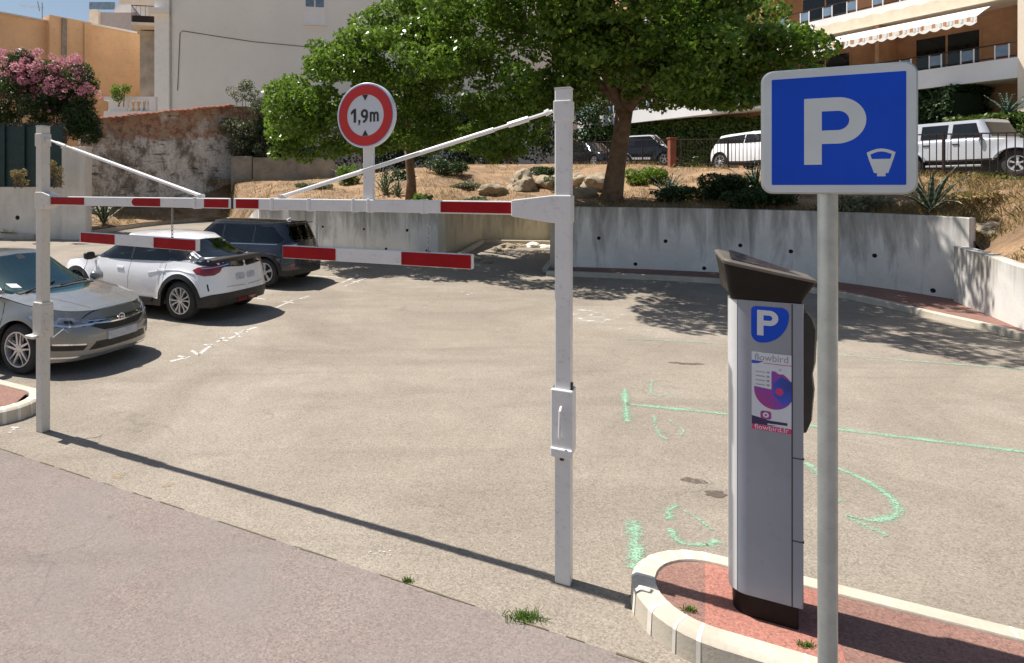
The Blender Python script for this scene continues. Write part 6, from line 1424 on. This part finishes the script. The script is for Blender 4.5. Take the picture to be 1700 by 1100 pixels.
# ------------------------------------------------------------------ white gable building behind the trees
M['gable'] = pbr('pale_grey_render', (.88, .86, .8), .9, var=.08, scale=.25, dirt=.12)
W0 = at(257, 170, 42); W1 = at(960, 170, 47); u = Vector((W1.x-W0.x, W1.y-W0.y, 0)).normalized(); nb_ = Vector((u.y, -u.x, 0)); rzw = math.atan2(u.y, u.x)
wb_ = thing('white_house', 'tall pale rendered house gable with one small window behind the trees', 'building', (W0.x, W0.y, 3), rzw)
L_ = (W1-W0).length
def lb(name, x0, x1, y0, y1, z0, z1, mat, par=None, bevel=0):
    mb = MB(); mb.box(((x0+x1)/2, (y0+y1)/2, (z0+z1)/2), (x1-x0, y1-y0, z1-z0)); return mb.build(name, mat, par or wb_, bevel=bevel)
lb('wall', 0, L_, 0, 12, -1, 17, M['gable']); lb('corner_strip', -.02, .95, -.06, .0, -1, 17, pbr('lighter_render', (.93, .91, .86), .9, var=.06)); lb('drain_pipe', 1.02, 1.1, -.1, -.0, -1, 17, pbr('grey_pipe', (.45, .43, .4), .6))
pw = hit(505, 0, W0, W1); xw = (Vector((pw.x, pw.y, 0))-Vector((W0.x, W0.y, 0))).length; pe = hit(540, 0, W0, W1); xe = (Vector((pe.x, pe.y, 0))-Vector((W0.x, W0.y, 0))).length
zt = 2.5+310*pw.y/F-3; zs_ = 2.5+(310-13)*pw.y/F-3; zl = 2.5+(310-40)*pw.y/F-3
wn = lb('window', xw, xe, -.05, .0, zs_, zt+1.2, M['parapet']); lb('pane', xw+.1, (xw+xe)/2-.05, -.06, -.05, zs_+.1, zt+1.1, M['blueglass'], wn); lb('pane', (xw+xe)/2+.05, xe-.1, -.06, -.05, zs_+.1, zt+1.1, M['blueglass'], wn)
lb('apron', xw, xe, -.03, .0, zl, zs_, M['parapet'], wn); lb('sill', xw-.12, xe+.12, -.16, .0, zl-.08, zl, M['gable'], wn)
mb = MB(); mb.tube([Vector(((hit(px, py, W0, W1)-W0).dot(u), -.03, hit(px, py, W0, W1).z-3)) for px, py in ((295, 150), (299, 55), (303, 51), (360, 60), (420, 69), (505, 77), (560, 80))], .022, 5); mb.build('cable', M['iron'], wb_)
# side of the house with ledge and balcony (faces left, in the sun)
lb('ledge', -.35, 1.0, -.5, 0, 11.3, 11.65, M['gable'])
blc = lb('balcony', -1.6, -.02, .3, 3.5, 10.6, 10.8, M['creamwall'])
mb = MB()
for i in range(12): mb.box((-1.58, .3+i*.29, 11.35), (.02, .02, 1.1))
for i in range(6): mb.box((-1.58+i*.3, .3, 11.35), (.02, .02, 1.1))
mb.box((-1.58, 1.9, 11.93), (.04, 3.2, .05)); mb.box((-.8, .3, 11.93), (1.6, .04, .05)); mb.box((-1.55, 1.9, 11.0), (.03, 3.1, .5)); mb.box((-.8, .33, 11.0), (1.5, .03, .5)); mb.build('balcony_railing', M['iron'], blc)
lb('side_wall_strip', -1.3, -.03, 1.5, 11, -1, 10.5, pbr('stained_stone', (.55, .47, .38), .9, var=.35, scale=1.2, dirt=.4)); lb('side_door', -1.32, -1.02, 1.42, 1.5, 2.3, 5.2, M['blueglass'])
# ------------------------------------------------------------------ orange building and terraces, far left
M['ochre'] = pbr('ochre_render', (.8, .5, .28), .9, var=.18, scale=.5, dirt=.35)
O0 = at(-160, 150, 40); O1 = at(238, 150, 52); u2 = Vector((O1.x-O0.x, O1.y-O0.y, 0)).normalized(); ob_ = thing('ochre_building', 'long ochre rendered building with stained pilasters under the sky', 'building', (O0.x, O0.y, 2), math.atan2(u2.y, u2.x)); L2_ = (O1-O0).length
def ob(name, pxa, pxb, y0, y1, z0, z1, mat, par=None):
    xa = (hit(pxa, 0, O0, O1)-O0).dot(u2); xb = (hit(pxb, 0, O0, O1)-O0).dot(u2); mb = MB(); mb.box(((xa+xb)/2, (y0+y1)/2, (z0+z1)/2), (xb-xa, y1-y0, z1-z0)); return mb.build(name, mat, par or ob_)
def zpx(px, py): return hit(px, py, O0, O1).z-2
ob('wall', -160, 78, 0, 8, -1, zpx(60, 33), M['ochre']); ob('roof_edge', -160, 78, -.15, 8.1, zpx(60, 33), zpx(60, 33)+.12, M['wall3'])
ob('stair_block', 78, 147, -.5, 6, -1, zpx(110, 32), M['ochre']); ob('pilaster', 98, 106, -.62, -.5, -1, zpx(110, 34), pbr('grey_stain_render', (.35, .3, .25), .9, var=.4)); ob('drain_pipe', 135, 139, -.62, -.5, -1, zpx(135, 40), M['ochre'])
ob('wall', 147, 236, -.1, 8, -1, zpx(190, 49), M['ochre']); ob('roof_edge', 147, 226, -.2, 8.1, zpx(190, 49), zpx(190, 49)+.15, M['gable'])
p = hit(64, 36, O0, O1); an = thing('tv_antenna', 'thin television antenna on the roof against the sky', 'antenna', p); mb = MB(); mb.tube([p+Vector((0, .5, -1)), p+Vector((0, .5, 1.6))], .035, 6); mb.build('mast', M['steel'], an, world=True)
mb = MB(); q = p+Vector((0, .5, 1.2)); mb.tube([q+Vector((-1.7, 0, .15)), q+Vector((.1, 0, 0))], .025, 5)
for i in range(7): mb.tube([q+Vector((-1.6+i*.27, -.35, .14-i*.02)), q+Vector((-1.6+i*.27, .35, .14-i*.02))], .012, 4)
mb.tube([q+Vector((-.35, 0, .5)), q+Vector((-.2, 0, -.25))], .03, 5); mb.build('aerial', M['steel'], an, world=True)
ch = hit(22, 27, O0, O1); t = thing('roof_vent', 'dark cowl vent on the ochre roof beside the antenna', 'vent', ch); mb = MB(); mb.lathe([(.25, 0), (.25, .5), (.4, .55), (.35, .8), (.1, .9)], ch+Vector((0, 2, -.6)), (.2, 0, 1), 12); mb.build('cowl', M['steel'], t, world=True)
# terrace block between both buildings
T0 = at(160, 50, 58); tb = thing('terrace_block', 'mauve grey terrace block with a glass railing above the ochre wall', 'building', (T0.x, T0.y, 2))
def tbx(name, pxa, pxb, pya, pyb, Y, dep, mat, par=None):
    a, b = at(pxa, pyb, Y), at(pxb, pya, Y); mb = MB(); mb.box(((a.x+b.x)/2, Y+dep/2, (a.z+b.z)/2), (b.x-a.x, dep, b.z-a.z)); return mb.build(name, mat, par or tb, world=True)
M['mauve'] = pbr('mauve_grey_render', (.42, .37, .36), .9, var=.1)
tbx('parapet', 163, 224, 20, 120, 58, 6, M['mauve']); tbx('lower_parapet', 148, 163, 16, 45, 57.5, 3, M['creamwall']); tbx('wall', 197, 262, -40, 60, 66, 8, M['creamwall']); tbx('glass_railing', 148, 190, 3, 15, 57.4, .1, M['blueglass']); tbx('upper_parapet', 190, 222, 7, 20, 57.9, 3, M['parapet'])
# balustrade terrace below the house
bt = thing('balustrade', 'pale stone balustrade terrace at the foot of the pale house', 'balustrade', at(215, 190, 38))
tbx2 = lambda n_, a, b, c, d, Y, dep, m_: tbx(n_, a, b, c, d, Y, dep, m_, bt)
tbx2('top_rail', 172, 258, 160, 166, 38, .5, M['parapet']); tbx2('base_rail', 172, 258, 184, 215, 38, .5, M['parapet']); tbx2('panel', 180, 212, 166, 184, 38.1, .3, M['parapet']); tbx2('pier', 247, 258, 166, 184, 38.05, .4, M['parapet'])
for i in range(4):
    p = at(217+i*9, 184, 38.2); mb = MB(); mb.lathe([(.1, 0), (.06, .08), (.12, .25), (.05, .5), (.1, .68)], p, (0, 0, 1), 10); mb.build('baluster', M['parapet'], bt, world=True, smooth=True)
rg2 = np.random.default_rng(8); bush('small_shrub', 'small yellow green bush beside the pale balustrade', 'bush', at(200, 175, 37.5), cloud_at(rg2, 188, 212, 142, 160, 37.5, .3, 6, .25, .45), 900, .14, .07, M['leafA'], 9, stems=3)
# distant foliage closing the view under the trees and along the upper ground
rg3 = np.random.default_rng(12)
for px0, px1, py0, py1, Y, lab, n in ((560, 700, 175, 260, 37, 'dark leafy bush filling the gap behind the left trunk', 9000), (690, 860, 170, 258, 38.5, 'dark leafy bush between the two tree trunks', 9000), (850, 1010, 175, 250, 40, 'dark leafy bush behind the tall white post', 8000)):
    b_ = at((px0+px1)/2, 270, Y); bush('garden_bush', lab, 'bush', (b_.x, b_.y, 3.2), cloud_at(rg3, px0, px1, py0, py1, Y, 1.2, 26, .8, 1.5), n, .24, .13, M['leafdark'], px0, 'bushes behind the two trees', stems=6, trunkr=.06)
